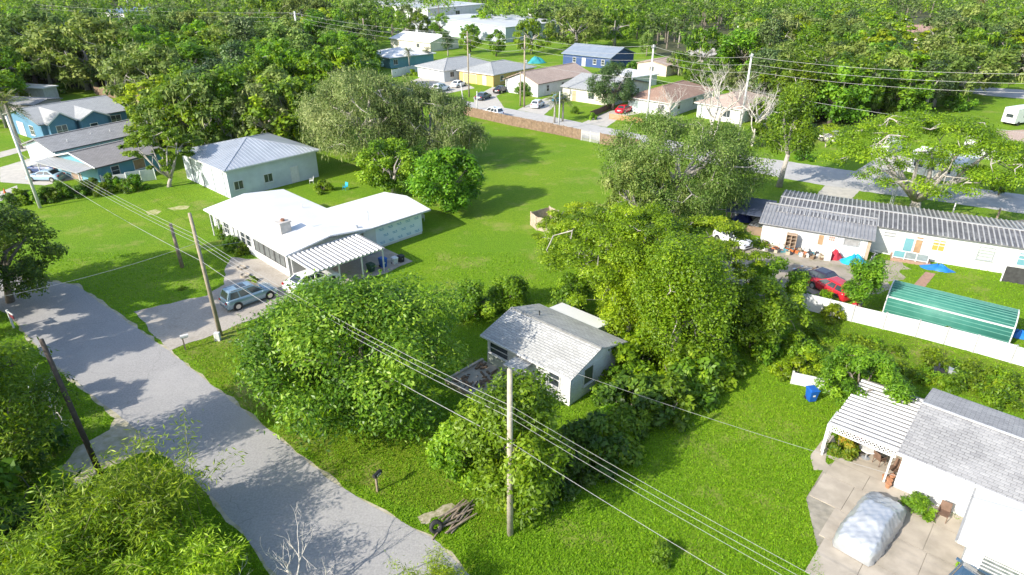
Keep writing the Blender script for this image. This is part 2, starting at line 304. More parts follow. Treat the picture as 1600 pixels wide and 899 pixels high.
# ================================================================ buildings
def sbox(m, side, pl, a0, a1, d0, d1, z0, z1, mi=0):
    if side == 'y0': return m.box(a0,a1,pl-d1,pl-d0,z0,z1,mi)
    if side == 'y1': return m.box(a0,a1,pl+d0,pl+d1,z0,z1,mi)
    if side == 'x0': return m.box(pl-d1,pl-d0,a0,a1,z0,z1,mi)
    return m.box(pl+d0,pl+d1,a0,a1,z0,z1,mi)
def win(par, side, pl, a, z, w, h, nx=1, nz=2, fm=None, gm=None, fw=.07, sill=True, label=None):
    m = MB(); d = .07; a0 = a-w/2; a1 = a+w/2; z1 = z+h
    sbox(m,side,pl,a0-fw,a0,0,d,z-fw,z1+fw); sbox(m,side,pl,a1,a1+fw,0,d,z-fw,z1+fw); sbox(m,side,pl,a0,a1,0,d,z1,z1+fw); sbox(m,side,pl,a0,a1,0,d,z-fw,z)
    for i in range(1,nx): q = a0+w*i/nx; sbox(m,side,pl,q-.025,q+.025,0,d*.8,z,z1)
    for i in range(1,nz): q = z+h*i/nz; sbox(m,side,pl,a0,a1,0,d*.75,q-.025,q+.025)
    o = m.build('window', fm or M_trim, par)
    if label: o['label'] = label
    p = MB(); sbox(p,side,pl,a0-.002,a1+.002,.004,.02,z-.002,z1+.002); p.build('pane', gm or M_glass, o)
    if sill: q = MB(); sbox(q,side,pl,a0-.12,a1+.12,.0,.13,z-.13,z-fw-.003); q.build('sill', fm or M_trim, o)
    return o
def door(par, side, pl, a, w=.95, h=2.05, mat=None, z=0.05, panes=False):
    m = MB(); sbox(m,side,pl,a-w/2,a+w/2,0,.05,z,z+h)
    for k in (0,1): sbox(m,side,pl,a-w*.36,a+w*.36,.05,.065,z+.2+k*h*.47,z+h*.44+k*h*.47)
    o = m.build('door', mat or M_trim, par)
    f = MB(); sbox(f,side,pl,a-w/2-.09,a-w/2-.002,0,.08,z,z+h+.09); sbox(f,side,pl,a+w/2+.002,a+w/2+.09,0,.08,z,z+h+.09); sbox(f,side,pl,a-w/2-.002,a+w/2+.002,0,.08,z+h+.002,z+h+.09); f.build('door_frame', M_trim, o)
    k = MB(); sbox(k,side,pl,a+w*.38,a+w*.44,.066,.13,z+.98,z+1.05); k.build('handle', M_chrome, o)
    if panes:
        for i in range(3):
            for j in range(2): q = MB(); sbox(q,side,pl,a-.28+i*.19,a-.12+i*.19,.066,.075,z+1.45+j*.24,z+1.65+j*.24); q.build('pane', pm('door_pane_pink',(.45,.25,.2),(.4,.2,.17),3,.3), o)
    return o
def roof_gable(m, x0, x1, y0, y1, ze, zr, axis, t=.16, rp=.5, mi=0):
    if axis == 'x':
        yr = y0+(y1-y0)*rp; sec = [(y0,ze),(yr,zr),(y1,ze),(y1,ze-t),(yr,zr-t),(y0,ze-t)]
        v = [(x0,a,b) for a,b in sec]+[(x1,a,b) for a,b in sec]
    else:
        xr = x0+(x1-x0)*rp; sec = [(x0,ze),(xr,zr),(x1,ze),(x1,ze-t),(xr,zr-t),(x0,ze-t)]
        v = [(a,y0,b) for a,b in sec]+[(a,y1,b) for a,b in sec]
    f = [(0,1,4,5),(1,2,3,4),(6,11,10,7),(7,10,9,8)]+[(i,i+6,(i+1)%6+6,(i+1)%6) for i in range(6)]
    if axis == 'y': f = [tuple(reversed(q)) for q in f]
    return m.add(v, f, mi)
def roof_hip(m, x0, x1, y0, y1, ze, zr, t=.16, mi=0, fmi=1):
    W = x1-x0; D = y1-y0
    if W >= D: a = (x0+D/2,(y0+y1)/2,zr); b = (x1-D/2,(y0+y1)/2,zr)
    else: a = ((x0+x1)/2,y0+W/2,zr); b = ((x0+x1)/2,y1-W/2,zr)
    v = [(x0,y0,ze),(x1,y0,ze),(x1,y1,ze),(x0,y1,ze),(x0,y0,ze-t),(x1,y0,ze-t),(x1,y1,ze-t),(x0,y1,ze-t),a,b]
    if W >= D: f = [(0,1,9,8),(1,2,9),(2,3,8,9),(3,0,8)]
    else: f = [(0,1,8),(1,2,9,8),(2,3,9),(3,0,8,9)]
    m.add(v, f, mi); return m.add(v, [(7,6,5,4),(0,4,5,1),(1,5,6,2),(2,6,7,3),(3,7,4,0)], fmi)
def from_eaves(near, left, right, ze):
    O = np.array(G(*near,ze)); l = np.array(G(*left,ze))-O; r = np.array(G(*right,ze))-O
    ar = atan2(r[1],r[0]); al = atan2(l[1],l[0])-pi/2
    ang = atan2(sin(ar)+sin(al), cos(ar)+cos(al))
    return (O[0],O[1],0), math.degrees(ang), float(np.hypot(r[0],r[1])), float(np.hypot(l[0],l[1]))
def ridge_cap(par, p, q, mat, w=.3, h=.06): return MB().bar(p,q,w,h).build('ridge_cap', mat, par)
def simple_house(name, label, near, left, right, ze, rise, kind, wall, roofm, oh=.45, wins=(), doors=(), L=None, W=None, trim=None, gable=None, cat='house', group=None, ang=None):
    O, a, l, w = from_eaves(near,left,right,ze); L = L or l; W = W or w; a = a if ang is None else ang
    t = thing(name, label, cat, O, a, group)
    m = MB(); x0, x1, y0, y1 = oh, L-oh, oh, W-oh
    m.box(x0,x1,y0,y1,-.05,ze-.1)
    if kind == 'gx':
        ym = W/2; k = ze-.12+rise*(W/2-oh)/(W/2)
        for x in (x0,x1-.12): m.add([(x,y0,ze-.1),(x,y1,ze-.1),(x,ym,k),(x+.12,y0,ze-.1),(x+.12,y1,ze-.1),(x+.12,ym,k)], [(0,2,1),(3,4,5),(0,3,5,2),(1,2,5,4)])
    if kind == 'gy':
        xm = L/2; k = ze-.12+rise*(L/2-oh)/(L/2)
        for y in (y0,y1-.12): m.add([(x0,y,ze-.1),(x1,y,ze-.1),(xm,y,k),(x0,y+.12,ze-.1),(x1,y+.12,ze-.1),(xm,y+.12,k)], [(0,1,2),(3,5,4),(0,2,5,3),(1,4,5,2)])
    m.build('wall', wall, t)
    r = MB()
    if kind == 'hip': roof_hip(r,0,L,0,W,ze,ze+rise)
    elif kind == 'flat': r.box(0,L,0,W,ze-.12,ze+.08)
    else: roof_gable(r,0,L,0,W,ze,ze+rise,kind[1])
    ro = r.build('roof', [roofm, trim or M_trim], t)
    if kind == 'hip':
        if L >= W: a_, b_ = (W/2,W/2,ze+rise+.02), (L-W/2,W/2,ze+rise+.02)
        else: a_, b_ = (L/2,L/2,ze+rise+.02), (L/2,W-L/2,ze+rise+.02)
        if hypot(a_[0]-b_[0],a_[1]-b_[1]) > .3: ridge_cap(ro,a_,b_,roofm)
        for cx,cy,e in ((0,0,a_),(L,W,b_),(L,0,b_ if L >= W else a_),(0,W,a_ if L >= W else b_)): ridge_cap(ro,(cx,cy,ze+.02),e,roofm,.22,.05)
    elif kind == 'gx': ridge_cap(ro,(0,W/2,ze+rise+.02),(L,W/2,ze+rise+.02),roofm)
    elif kind == 'gy': ridge_cap(ro,(L/2,0,ze+rise+.02),(L/2,W,ze+rise+.02),roofm)
    for q in wins:   # (side, fraction along, sill z, w, h, nx, nz)
        pl = {'x0':x0,'y0':y0,'x1':x1,'y1':y1}[q[0]]; ln = (y0+(y1-y0)*q[1]) if q[0][0] == 'x' else (x0+(x1-x0)*q[1])
        win(t,q[0],pl,ln,*q[2:])
    for q in doors:
        pl = {'x0':x0,'y0':y0}[q[0]]; ln = (y0+(y1-y0)*q[1]) if q[0][0] == 'x' else (x0+(x1-x0)*q[1])
        door(t,q[0],pl,ln,*q[2:])
    return t, L, W
M_cream = pm('cream_block', (.66,.62,.52), (.58,.54,.45), 1.2, .8)
M_greyblock = pm('grey_block_wall', (.50,.55,.58), (.44,.48,.51), .8, .85, bump=.2, stain=(.62,.66,.68), samt=.5)
M_metalroof = pm('pale_metal_roof', (.44,.47,.51), (.38,.41,.45), .5, .4, metal=.3)
M_shing_w = shingle('pale_grey_shingle', (.47,.47,.45), (.36,.36,.345), True, (.28,.28,.265), .6)
M_shing_g = shingle('grey_shingle', (.30,.30,.30), (.23,.23,.235), True, (.42,.42,.42), .5)
M_shing_d = shingle('weathered_grey_shingle', (.34,.34,.34), (.27,.27,.27), False, (.20,.20,.20), .5)
M_shing_t = shingle('brown_shingle', (.32,.21,.155), (.27,.175,.13), False, (.37,.26,.20), .5)
M_shing_p = shingle('pink_tan_shingle', (.42,.325,.27), (.37,.285,.235), False, (.48,.38,.32), .5)
M_shing_l = shingle('light_grey_shingle', (.38,.39,.39), (.32,.33,.33), False, (.27,.28,.28), .5)
M_bluewall = pm('blue_siding', (.085,.20,.31), (.075,.18,.28), 1.5, .7)
M_paleblue = pm('pale_blue_wall', (.52,.64,.70), (.46,.58,.64), 1.2, .75)
M_teal = pm('teal_wall', (.13,.30,.33), (.11,.26,.29), 1.5, .7)
M_yellow = pm('yellow_wall', (.55,.40,.14), (.49,.35,.12), 1.2, .75)
M_whiteroof = pm('white_coated_roof', (.66,.66,.655), (.62,.62,.615), .5, .55, stain=(.52,.52,.49), sscale=.35, samt=.4)
M_ply = pm('plywood', (.36,.24,.13), (.28,.18,.10), 2, .8)

# ---------------------------------------------------------------- white house with carport
W1 = thing('white_house', 'low white house with white coated roof and a striped carport', 'house', G(454,434), 46)
ze = 2.75; zr = 3.35
M_wrap = pm('house_wrap', (.66,.74,.78), (.60,.69,.74), .7, .55)
wl = MB(); wl.box(0,8.2,.0,15.9,-.05,ze-.12); wl.box(8.203,15.5,-.35,6.6,-.05,ze-.12); wl.build('wall', M_white, W1)
MB().box(9.6,15.56,-.37,-.35,.25,ze-.2).build('house_wrap', M_wrap, W1)
MB().box(15.5,15.53,-.37,6.6,.25,ze-.2).build('house_wrap', M_wrap, W1)
pr = MB(); rnd = random.Random(5)      # printed marks on the wrap
M_print = pm('blue_print', (.16,.36,.52), (.13,.31,.46), 3, .6)
for r_ in range(3):
    for c_ in range(5):
        x = 10.0+c_*1.13+(.5 if r_%2 else 0); z = .55+r_*.72
        if x > 14.7: continue
        pr.box(x,x+.34,-.374,-.371,z,z+.07); pr.box(x+.08,x+.62,-.374,-.371,z-.14,z-.07)
        pr.add([(x+.4,-.373,z),(x+.6,-.373,z),(x+.5,-.373,z+.17)], [(0,1,2)])
pr.build('wrap_print', M_print, W1)['kind'] = 'stuff'
rf = MB()
def lowroof(m):
    # main gable with ridge along y, wing gable with ridge along x, shallow pitch
    roof_gable(m,-.55,8.75,-1.0,16.5,ze,zr,'y',t=.14)
    ym = 3.0; v = [(4.1,-1.002,ze),(16.3,-1.002,ze),(16.3,7.2,ze),(8.752,7.2,ze),(4.1,ym,zr-.004),(16.3,ym,zr-.004)]
    m.add([(8.752,-1.002,ze),(16.3,-1.002,ze),(16.3,ym,zr-.05),(4.15,ym,zr-.05)], [(0,1,2,3)])
    m.add([(8.752,7.2,ze),(4.15,ym,zr-.05),(16.3,ym,zr-.05),(16.3,7.2,ze)], [(0,1,2,3)])
    m.add([(8.752,-1.002,ze),(8.752,-1.002,ze-.14),(16.3,-1.002,ze-.14),(16.3,-1.002,ze)], [(0,1,2,3)])
    m.add([(16.3,-1.002,ze),(16.3,-1.002,ze-.14),(16.3,7.2,ze-.14),(16.3,7.2,ze),(16.3,ym,zr-.05)], [(0,1,2,3,4)])
    m.add([(16.3,7.2,ze),(16.3,7.2,ze-.14),(8.752,7.2,ze-.14),(8.752,7.2,ze)], [(0,1,2,3)])
    m.add([(8.752,-1.002,ze-.14),(8.752,7.2,ze-.14),(16.3,7.2,ze-.14),(16.3,-1.002,ze-.14)], [(0,1,2,3)])
lowroof(rf); wr = rf.build('roof', M_whiteroof, W1)
MB().bar((-.56,-1.03,ze-.09),(16.33,-1.03,ze-.09),.05,.17).build('gutter', pm('grey_gutter',(.42,.44,.46),(.36,.38,.40),3,.5), wr)
MB().bar((-.58,-1.0,ze-.07),(-.58,16.5,ze-.07),.05,.13).build('fascia', M_trim, wr)
ch = MB(); ch.box(1.35,2.45,3.2,4.1,2.8,4.05); ch.box(1.25,2.55,3.1,4.2,4.05,4.17); ch.build('chimney', pm('grey_render',(.50,.47,.43),(.40,.38,.35),3,.9), wr)
MB().lathe([(.2,0),(.2,.22),(.14,.22),(.14,.05)],(1.9,3.65,4.17),10).build('flue', pm('terracotta',(.32,.16,.10),(.25,.12,.08),4,.9), wr)
MB().lathe([(.12,0),(.12,.25),(.16,.25),(.16,.32)],(7.6,-.2,2.8),8).build('roof_vent', M_steel, wr)
ms = MB(); ms.tube([(8.9,-.4,2.75),(8.9,-.4,4.4)],.035,6); ms.bar((8.9,-.6,4.2),(8.9,-.2,4.2),.04,.04); ms.build('service_mast', M_steel, wr)
MB().lathe([(.06,0),(.06,.4)],(6.6,8.5,3.1),8).build('vent_pipe', M_trim, wr)
# lit side: screened porch, windows, door
for i,y in enumerate((.5,2.55,4.6)):
    win(W1,'x0',0,y+.95,.9,1.85,1.35,2,1,pm('dark_bronze',(.10,.10,.10),(.14,.14,.14),3,.5),pm('porch_screen',(.10,.11,.11),(.15,.16,.16),3,.7),.06,False,'dark insect screen panel of the porch')
for y in (7.7,8.9): win(W1,'x0',0,y,.9,.85,1.25,1,2)
door(W1,'x0',0,10.6,.95,2.0,M_white)
win(W1,'x0',0,12.6,.9,1.1,1.2,2,2); win(W1,'x0',0,14.6,.9,.9,1.2,1,2)
for y in (10.0,13.6,15.3): MB().box(-.5,-.38,y-.06,y+.06,0,ze-.13).build('porch_post', M_trim, W1)
win(W1,'y0',0,3.0,1.0,1.2,1.2,1,2); door(W1,'y0',0,6.6,.95,2.0,M_trim)
# carport: beams, posts and separate pan panels
cp = MB().box(-.35,7.1,-5.25,-5.13,2.24,2.4).build('carport_beam', M_trim, W1)
MB().box(-.3,7.05,-1.06,-1.005,2.36,2.5).build('carport_beam', M_trim, W1)
n = 17; pan = None; M_pan = pm('white_pan_roof', (.68,.68,.67), (.60,.60,.60), 1.2, .5, stain=(.40,.38,.34), sscale=1.2, samt=.4); M_panv = pm('dirt_and_rib_shade_valley', (.30,.29,.28), (.22,.21,.20), 1.5, .6)  # valley grey holds dirt and the painted-in shade of the ribs
for i in range(n):
    x = -.4+i*7.55/n; wd = 7.55/n
    if pan is None:
        q = MB(); a = .0; y0, y1 = -5.4, -1.07; z0, z1 = 2.41, 2.60
        sec = [(0,.0),(.05,.10),(.15,.10),(.20,.0),(wd-.004,.0)]
        v = [(sx,y0,z0+sz) for sx,sz in sec]+[(sx,y1,z1+sz) for sx,sz in sec]+[(sx,y0,z0+sz-.02) for sx,sz in sec]+[(sx,y1,z1+sz-.02) for sx,sz in sec]
        f = [(j,j+1,j+6,j+5) for j in range(4)]+[(j+10,j+15,j+16,j+11) for j in range(4)]+[(j,j+10,j+11,j+1) for j in range(4)]+[(j+5,j+6,j+16,j+15) for j in range(4)]+[(0,5,15,10),(4,14,19,9)]
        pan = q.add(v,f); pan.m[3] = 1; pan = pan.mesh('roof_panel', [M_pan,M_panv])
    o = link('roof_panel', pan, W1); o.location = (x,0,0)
for x,y in ((-.2,-5.19),(2.2,-5.19),(4.6,-5.19),(6.95,-5.19),(-.2,-1.2)): MB().box(x-.055,x+.055,y-.055,y+.055,0,2.24 if y < -3 else 2.4).build('post', M_trim, W1)
tag(MB().box(7.1,10.2,-5.4,-.4,-.05,.06).build('slab', M_conc, None), 'small concrete slab beside the striped carport', None, kind='structure').matrix_world = W1.matrix_basis
# ---------------------------------------------------------------- grey block workshop
t, L, W = simple_house('workshop', 'large grey block workshop with a pale ribbed hip roof', (349,268), (284,246), (507,236), 3.75, 1.75, 'hip', M_greyblock, M_metalroof, .5,
    wins=(('y0',.10,1.0,1.1,1.0,2,1),('y0',.42,1.0,1.1,1.0,2,1)), doors=(('y0',.72,.95,2.05,M_trim),), W=13.5)
rb = MB()
for i in range(1,int(L/.5)):
    x = i*.5; top = min(x,L-x,W/2); rb.bar((x,.02,3.77),(x,top,3.77+1.75*top/min(W/2,L/2)),.05,.05)
for i in range(1,int(W/.5)):
    y = i*.5; top = min(y,W-y,L/2); rb.bar((.02,y,3.77),(top,y,3.77+1.75*top/min(W/2,L/2)),.05,.05)
o = rb.build('roof_ribs', M_metalroof, t); o['kind'] = 'stuff'
for y in (1.6,4.6,7.6,10.6): MB().box(.44,.5,y-.12,y+.12,0,3.6).build('pilaster', pm('pilaster_grey',(.36,.38,.40),(.30,.32,.34),2,.8), t)  # pilasters in a darker grey than the block wall
MB().box(.43,.5,2.2,4.0,0.05,2.6).build('roller_door', M_trim, t)
# ---------------------------------------------------------------- small derelict cottage
C = thing('cottage', 'small white derelict cottage with worn pale shingle roof', 'cottage', G(890,640), 47)
M_cwall = pm('peeling_white_siding', (.62,.63,.62), (.55,.56,.55), 1.2, .7, stain=(.42,.40,.34), sscale=.8, samt=.6)
m = MB(); m.box(.25,6.0,.25,7.85,-.05,2.35)
for y in (.25,7.73): m.add([(.25,y,2.35),(6.0,y,2.35),(3.1,y,3.2),(.25,y+.12,2.35),(6.0,y+.12,2.35),(3.1,y+.12,3.2)], [(0,1,2),(3,5,4),(0,2,5,3),(1,4,5,2)])
m.build('wall', M_cwall, C)
for k in range(11):   # lap siding boards on the two faces in view
    z = .12+k*.2
    for a0,a1 in ((.2,3.0),(3.0,7.9)): MB().box(.225,.25,a0,a1-.01,z,z+.185).build('siding_board', M_cwall, C)
    MB().box(.25,6.05,.225,.25,z,z+.185).build('siding_board', M_cwall, C)
MB().box(.17,.25,4.7,7.9,.0,.95).build('skirt_wall', pm('green_grey_block',(.40,.43,.36),(.33,.36,.30),1.5,.9,bump=.3), C)
r = MB(); roof_gable(r,-.15,6.35,-.12,8.25,2.47,3.42,'y',t=.12,rp=.5); ro = r.build('roof', M_shing_w, C)
ridge_cap(ro,(3.1,-.1,3.44),(3.1,8.23,3.44),pm('dark_ridge',(.22,.22,.21),(.30,.30,.28),3,.9),.22,.05)
MB().lathe([(.045,0),(.045,.45)],(4.0,6.2,3.1),8).build('vent_pipe', M_black, ro)
rows = MB()                     # raised shingle courses
for k in range(1,15):
    x = -.15+k*.21; z = 2.47+.95*(x+.15)/3.25; rows.box(x,x+.05,-.1,8.23,z-.02,z+.018)
rows.build('shingle_course', M_shing_w, ro)['kind'] = 'stuff'
MB().box(-.19,-.151,-.12,8.25,2.33,2.48).build('fascia', M_trim, ro)
win(C,'x0',.225,6.7,1.15,1.75,.85,1,2); win(C,'x0',.225,1.55,1.1,.85,1.05,1,2); win(C,'y0',.225,2.2,.95,1.0,1.25,1,1,gm=pm('board_green',(.10,.12,.06),(.07,.09,.05),2,.6))
door(C,'x0',.225,4.0,.9,2.0,M_white)
MB().box(-1.5,.2,3.3,4.7,2.1,2.2).build('porch_roof', M_shing_w, C)
MB().box(-1.5,-.0,3.3,4.7,-.04,.3).build('step', M_conc, C)
st = MB(); st.box(-3.6,.1,4.75,8.4,-.04,.16); st.build('porch_slab', M_conc, C)
for x0,x1,y0,y1 in ((-3.6,.1,8.2,8.4),(-3.6,-3.4,4.75,8.197),(-3.397,.1,4.75,4.95)): MB().box(x0,x1,y0,y1,.16,.3).build('kerb', M_conc, C)
rub = MB(); rnd = random.Random(3)
for k in range(60):
    x, y, s = rnd.uniform(-3.2,-.2), rnd.uniform(5.1,8.0), rnd.uniform(.05,.18); rub.bar((x,y,.16+s*.4),(x+rnd.uniform(-.5,.5),y+rnd.uniform(-.5,.5),.17+s*.5),s,s*.6)
o = rub.build('leaf_litter', pm('litter',(.20,.13,.08),(.11,.08,.05),6,.9), None); o.matrix_world = C.matrix_basis; tag(o, 'brown debris scattered over the derelict cottage porch slab', 'debris', kind='stuff')
m = MB(); m.box(6.05,8.0,2.9,7.2,-.05,2.1); m.build('rear_wall', M_cwall, C); r = MB(); r.slab([(5.9,2.7,2.40),(8.2,2.7,2.15),(8.2,7.4,2.15),(5.9,7.4,2.40)],.1); r.build('rear_roof', M_whiteroof, C)
# ---------------------------------------------------------------- blue houses at the upper left
t, L, W = simple_house('blue_house', 'blue gabled house with grey shingles and white trim', (60,196), (12,177), (197,171), 3.0, 1.7, 'gx', M_bluewall, M_shing_l, .4, wins=(('y0',.86,.9,1.6,1.5,2,2),('x0',.3,.8,1.4,1.4,2,2)), doors=(('x0',.62,2.4,2.2,M_trim),))
# two front-facing cross gables
for k,(x0,x1,yy,zr_,lab) in enumerate(((.9,5.3,-.6,4.6,'tall cross gable'),(5.4,10.2,-1.3,4.2,'lower cross gable'))):
    m = MB(); m.box(x0+.3,x1-.3,yy,.6,-.05,2.9); xm = (x0+x1)/2
    m.add([(x0+.3,yy,2.9),(x1-.3,yy,2.9),(xm,yy,zr_-.22),(x0+.3,yy+.1,2.9),(x1-.3,yy+.1,2.9),(xm,yy+.1,zr_-.22)], [(0,1,2),(3,5,4),(0,2,5,3),(1,4,5,2)]); m.build('gable_wall', M_bluewall, t)
    r = MB(); roof_gable(r,x0,x1,yy-.4,W*.45,3.0,zr_,'y',t=.14); r.build('gable_roof', M_shing_l, t)
    for a,b in (((x0,yy-.42,2.95),(xm,yy-.42,zr_-.05)),((xm,yy-.42,zr_-.05),(x1,yy-.42,2.95))): MB().bar(a,b,.06,.2).build('barge_board', M_trim, t)
    win(t,'y0',yy,xm-(.3 if k else .2),.9,1.1 if k else 1.5,1.2 if k else 1.6,1 if k else 2,2)
t2, L, W = simple_house('long_blue_house', 'long pale blue house under one weathered grey shingle roof', (82,238), (48,222), (228,200), 2.6, 1.3, 'gx', M_paleblue, M_shing_d, .45, wins=(('y0',.18,1.0,1.3,1.0,2,1),('y0',.5,1.2,.7,.7,1,1),('y0',.8,1.0,1.1,1.0,2,1)), doors=(('x0',.5,2.4,2.1,M_trim),))
for x,y in ((L*.45,W*.3),(L*.62,W*.25),(L*.2,W*.2)): MB().lathe([(.06,0),(.06,.5)],(x,y,3.0),8).build('vent_pipe', M_trim, t2)
MB().box(L+.02,L+3.2,.8,W-.6,2.35,2.45).build('patio_roof', M_whiteroof, t2)
for y in (1.0,W-.8): MB().box(L+3.0,L+3.1,y-.05,y+.05,0,2.35).build('post', M_trim, t2)
t3, L, W = simple_house('small_blue_house', 'teal-blue house with dark grey roof and boarded window by white fence', (148,263), (98,240), (246,233), 2.6, 1.25, 'gx', pm('teal_blue_wall',(.12,.29,.37),(.10,.26,.33),1.3,.75), shingle('brown_grey_shingle',(.29,.275,.265),(.24,.225,.215),False,(.19,.18,.17),.5), .45, wins=(('y0',.62,.95,1.5,1.25,1,1,M_trim,M_ply),('y0',.25,1.0,1.0,1.1,1,2)), doors=(('x0',.55,2.3,2.05,pm('brown_door',(.30,.22,.16),(.24,.17,.12),3,.7)),))
for y in (.6,W-.6): MB().box(-1.9,-1.8,y-.05,y+.05,0,2.45).build('porch_post', M_trim, t3)
MB().slab([(-2.1,.3,2.45),(.45,.3,2.62),(.45,W-.3,2.62),(-2.1,W-.3,2.45)],.1).build('porch_roof', M_shing_l, t3)
for a,b in (((-.02,-.02,2.58),(-.02,W/2,3.82)),((-.02,W/2,3.82),(-.02,W+.02,2.58))): MB().bar(a,b,.06,.18).build('barge_board', M_trim, t3)
simple_house('pink_grey_house', 'pinkish grey flat house beside the woods', (52,165), (-30,140), (80,146), 2.8, .5, 'gy', pm('pink_grey_wall',(.50,.44,.46),(.45,.40,.42),1,.8), M_shing_g, .3, wins=(('y0',.3,1.1,.6,.7,1,1),('x0',.2,1.1,.7,.8,1,1)), L=7)
simple_house('carport', 'small white flat-roofed carport behind the pinkish grey house', (66,139), (24,134), (88,134), 2.5, .1, 'flat', pm('plain_white',(.6,.6,.6),(.5,.5,.5),2,.8), M_whiteroof, .3)  # walls in plain neutral white
simple_house('far_house', 'pale roofed bungalow at the edge of the left woods', (14,118), (-30,108), (30,108), 2.6, .8, 'gy', M_cream, M_metalroof, .3)
# ---------------------------------------------------------------- long white buildings with ribbed roofs
T2 = thing('long_white_building', 'long white building with striped ribbed metal roof and glazed door', 'building', G(1370,395), -27)
M_rib = pm('weathered_ribbed_metal', (.36,.36,.37), (.27,.27,.28), 1.1, .5, metal=.35, stain=(.48,.48,.48), sscale=.5, samt=.6)
M_rib2 = pm('dark_ribbed_metal', (.16,.16,.17), (.11,.11,.12), 1.2, .55, metal=.3, stain=(.34,.34,.34), sscale=.6, samt=.6)
MB().box(-9.8,15,0,7.0,-.05,2.78).build('wall', M_white, T2)
r = MB(); roof_gable(r,-10.2,15.4,-.35,7.5,2.9,3.35,'x',t=.1,rp=.47); ro2 = r.build('roof', M_rib2, T2)
M_ribw = pm('white_rib', (.40,.40,.40), (.30,.30,.30), .7, .5)
f1 = MB().bar((0,-.33,2.93),(0,3.3,3.37),.12,.07).mesh('roof_rib', M_ribw); f2 = MB().bar((0,3.36,3.37),(0,7.48,2.94),.12,.07).mesh('roof_rib', M_ribw)
for i in range(60):
    x = -10+i*.43
    for me in (f1,f2): o = link('roof_rib', me, ro2); o.location = (x,0,0)
ridge_cap(ro2,(-10.2,3.34,3.4),(15.4,3.34,3.4),M_ribw,.3,.06)
MB().box(.0,15.2,-.12,-.0,2.05,2.16).build('awning_rail', M_trim, T2)
win(T2,'y0',0,5.0,1.25,1.0,1.05,2,2,M_trim,pm('amber_blind',(.50,.30,.06),(.42,.25,.05),4,.6)); win(T2,'y0',0,8.9,1.1,1.2,1.2,1,4,M_steel,pm('louvre_glass',(.40,.44,.42),(.33,.37,.35),6,.4)); win(T2,'y0',0,11.9,1.1,.9,1.2,1,2,gm=M_teal)
win(T2,'y0',0,.7,2.0,.9,.3,1,1,M_steel,pm('grey_vent',(.35,.35,.34),(.28,.28,.27),5,.7),sill=False)
d = door(T2,'y0',0,2.5,.9,2.1,M_trim,.35); MB().box(2.12,2.85,-.085,-.067,.65,2.2).build('glazing', M_teal, d)
MB().box(2.95,3.6,-.05,-.001,.3,2.3).build('board', M_ply, T2)
MB().box(1.2,4.6,-1.5,-.002,-.04,.3).build('door_step', pm('brick_step',(.34,.22,.16),(.28,.18,.13),4,.9), T2)
rl = MB()
for x in (1.3,2.3,3.3,4.3): rl.box(x-.04,x+.04,-1.5,-1.42,.3,1.2)
rl.box(1.3,4.3,-1.5,-1.43,1.12,1.2); rl.box(1.3,4.3,-1.5,-1.43,.4,.47); rl.build('porch_rail', M_trim, T2)
MB().box(1.34,2.26,-1.47,-1.45,.5,1.1).build('rail_panel', M_teal, T2); MB().box(2.34,4.26,-1.47,-1.45,.5,1.1).build('rail_panel', pm('grey_screen',(.22,.26,.27),(.17,.2,.21),3,.5), T2)
MB().box(10.3,14.8,-2.0,-1.9,-.05,1.5).build('patio_screen', M_dark, T2)
for x in (10.3,12.5,14.8): MB().box(x-.05,x+.05,-2.08,-2.003,0,1.6).build('post', M_trim, T2)
T1 = thing('ribbed_annexe', 'white annexe with grey ribbed lean-to roof and junk against its wall', 'annexe', G(1355,408), -27)
MB().box(-10.2,-.35,0,3.6,-.05,2.3).build('wall', M_white, T1)
MB().box(-.35,-.05,.05,2.9,-.05,2.25).build('end_wall', pm('tan_board',(.42,.34,.25),(.34,.27,.20),2,.85), T1)
r = MB(); r.slab([(-10.6,-.5,2.35),(.2,-.5,2.35),(.2,3.9,3.12),(-10.6,3.9,3.12)],.07); ro1 = r.build('roof', M_rib, T1)
me = MB().bar((0,-.49,2.38),(0,3.9,3.15),.11,.06).mesh('roof_rib', M_rib)
for i in range(32): o = link('roof_rib', me, ro1); o.location = (-10.5+i*.343,0,0)
ridge_cap(ro1,(-10.6,3.92,3.18),(.2,3.92,3.18),M_ribw,.25,.06)
door(T1,'y0',0,-3.55,.85,2.0,M_trim,.05,True); win(T1,'y0',0,-1.75,1.35,1.3,.6,1,1,M_steel,pm('boarded_grey',(.30,.30,.30),(.22,.22,.22),3,.8),sill=False)
MB().box(-4.75,-4.3,-.04,-.002,.9,1.9).build('board', M_ply, T1)
AN = thing('shed', 'dark open lean-to shed at the end of the ribbed annexe', 'shed', G(1180,372), -27)
MB().slab([(-3.6,.5,2.3),(1.1,.5,2.3),(1.1,5.2,2.7),(-3.6,5.2,2.7)],.08).build('roof', pm('dark_blue_sheet',(.06,.075,.11),(.045,.055,.085),1.5,.6), AN)
for x,y in ((-3.4,.7),(.8,.7),(-3.4,5.0),(.8,5.0)): MB().box(x-.05,x+.05,y-.05,y+.05,0,2.25).build('post', M_wood, AN)
MB().box(-3.5,.9,5.0,5.06,0,2.4).build('back_wall', pm('grey_sheet',(.28,.30,.33),(.22,.24,.27),1.5,.7), AN)
MB().box(-3.3,.7,.75,.85,0,.95).build('side_wall', pm('brown_sheet',(.24,.17,.12),(.18,.13,.09),1.5,.8), AN)
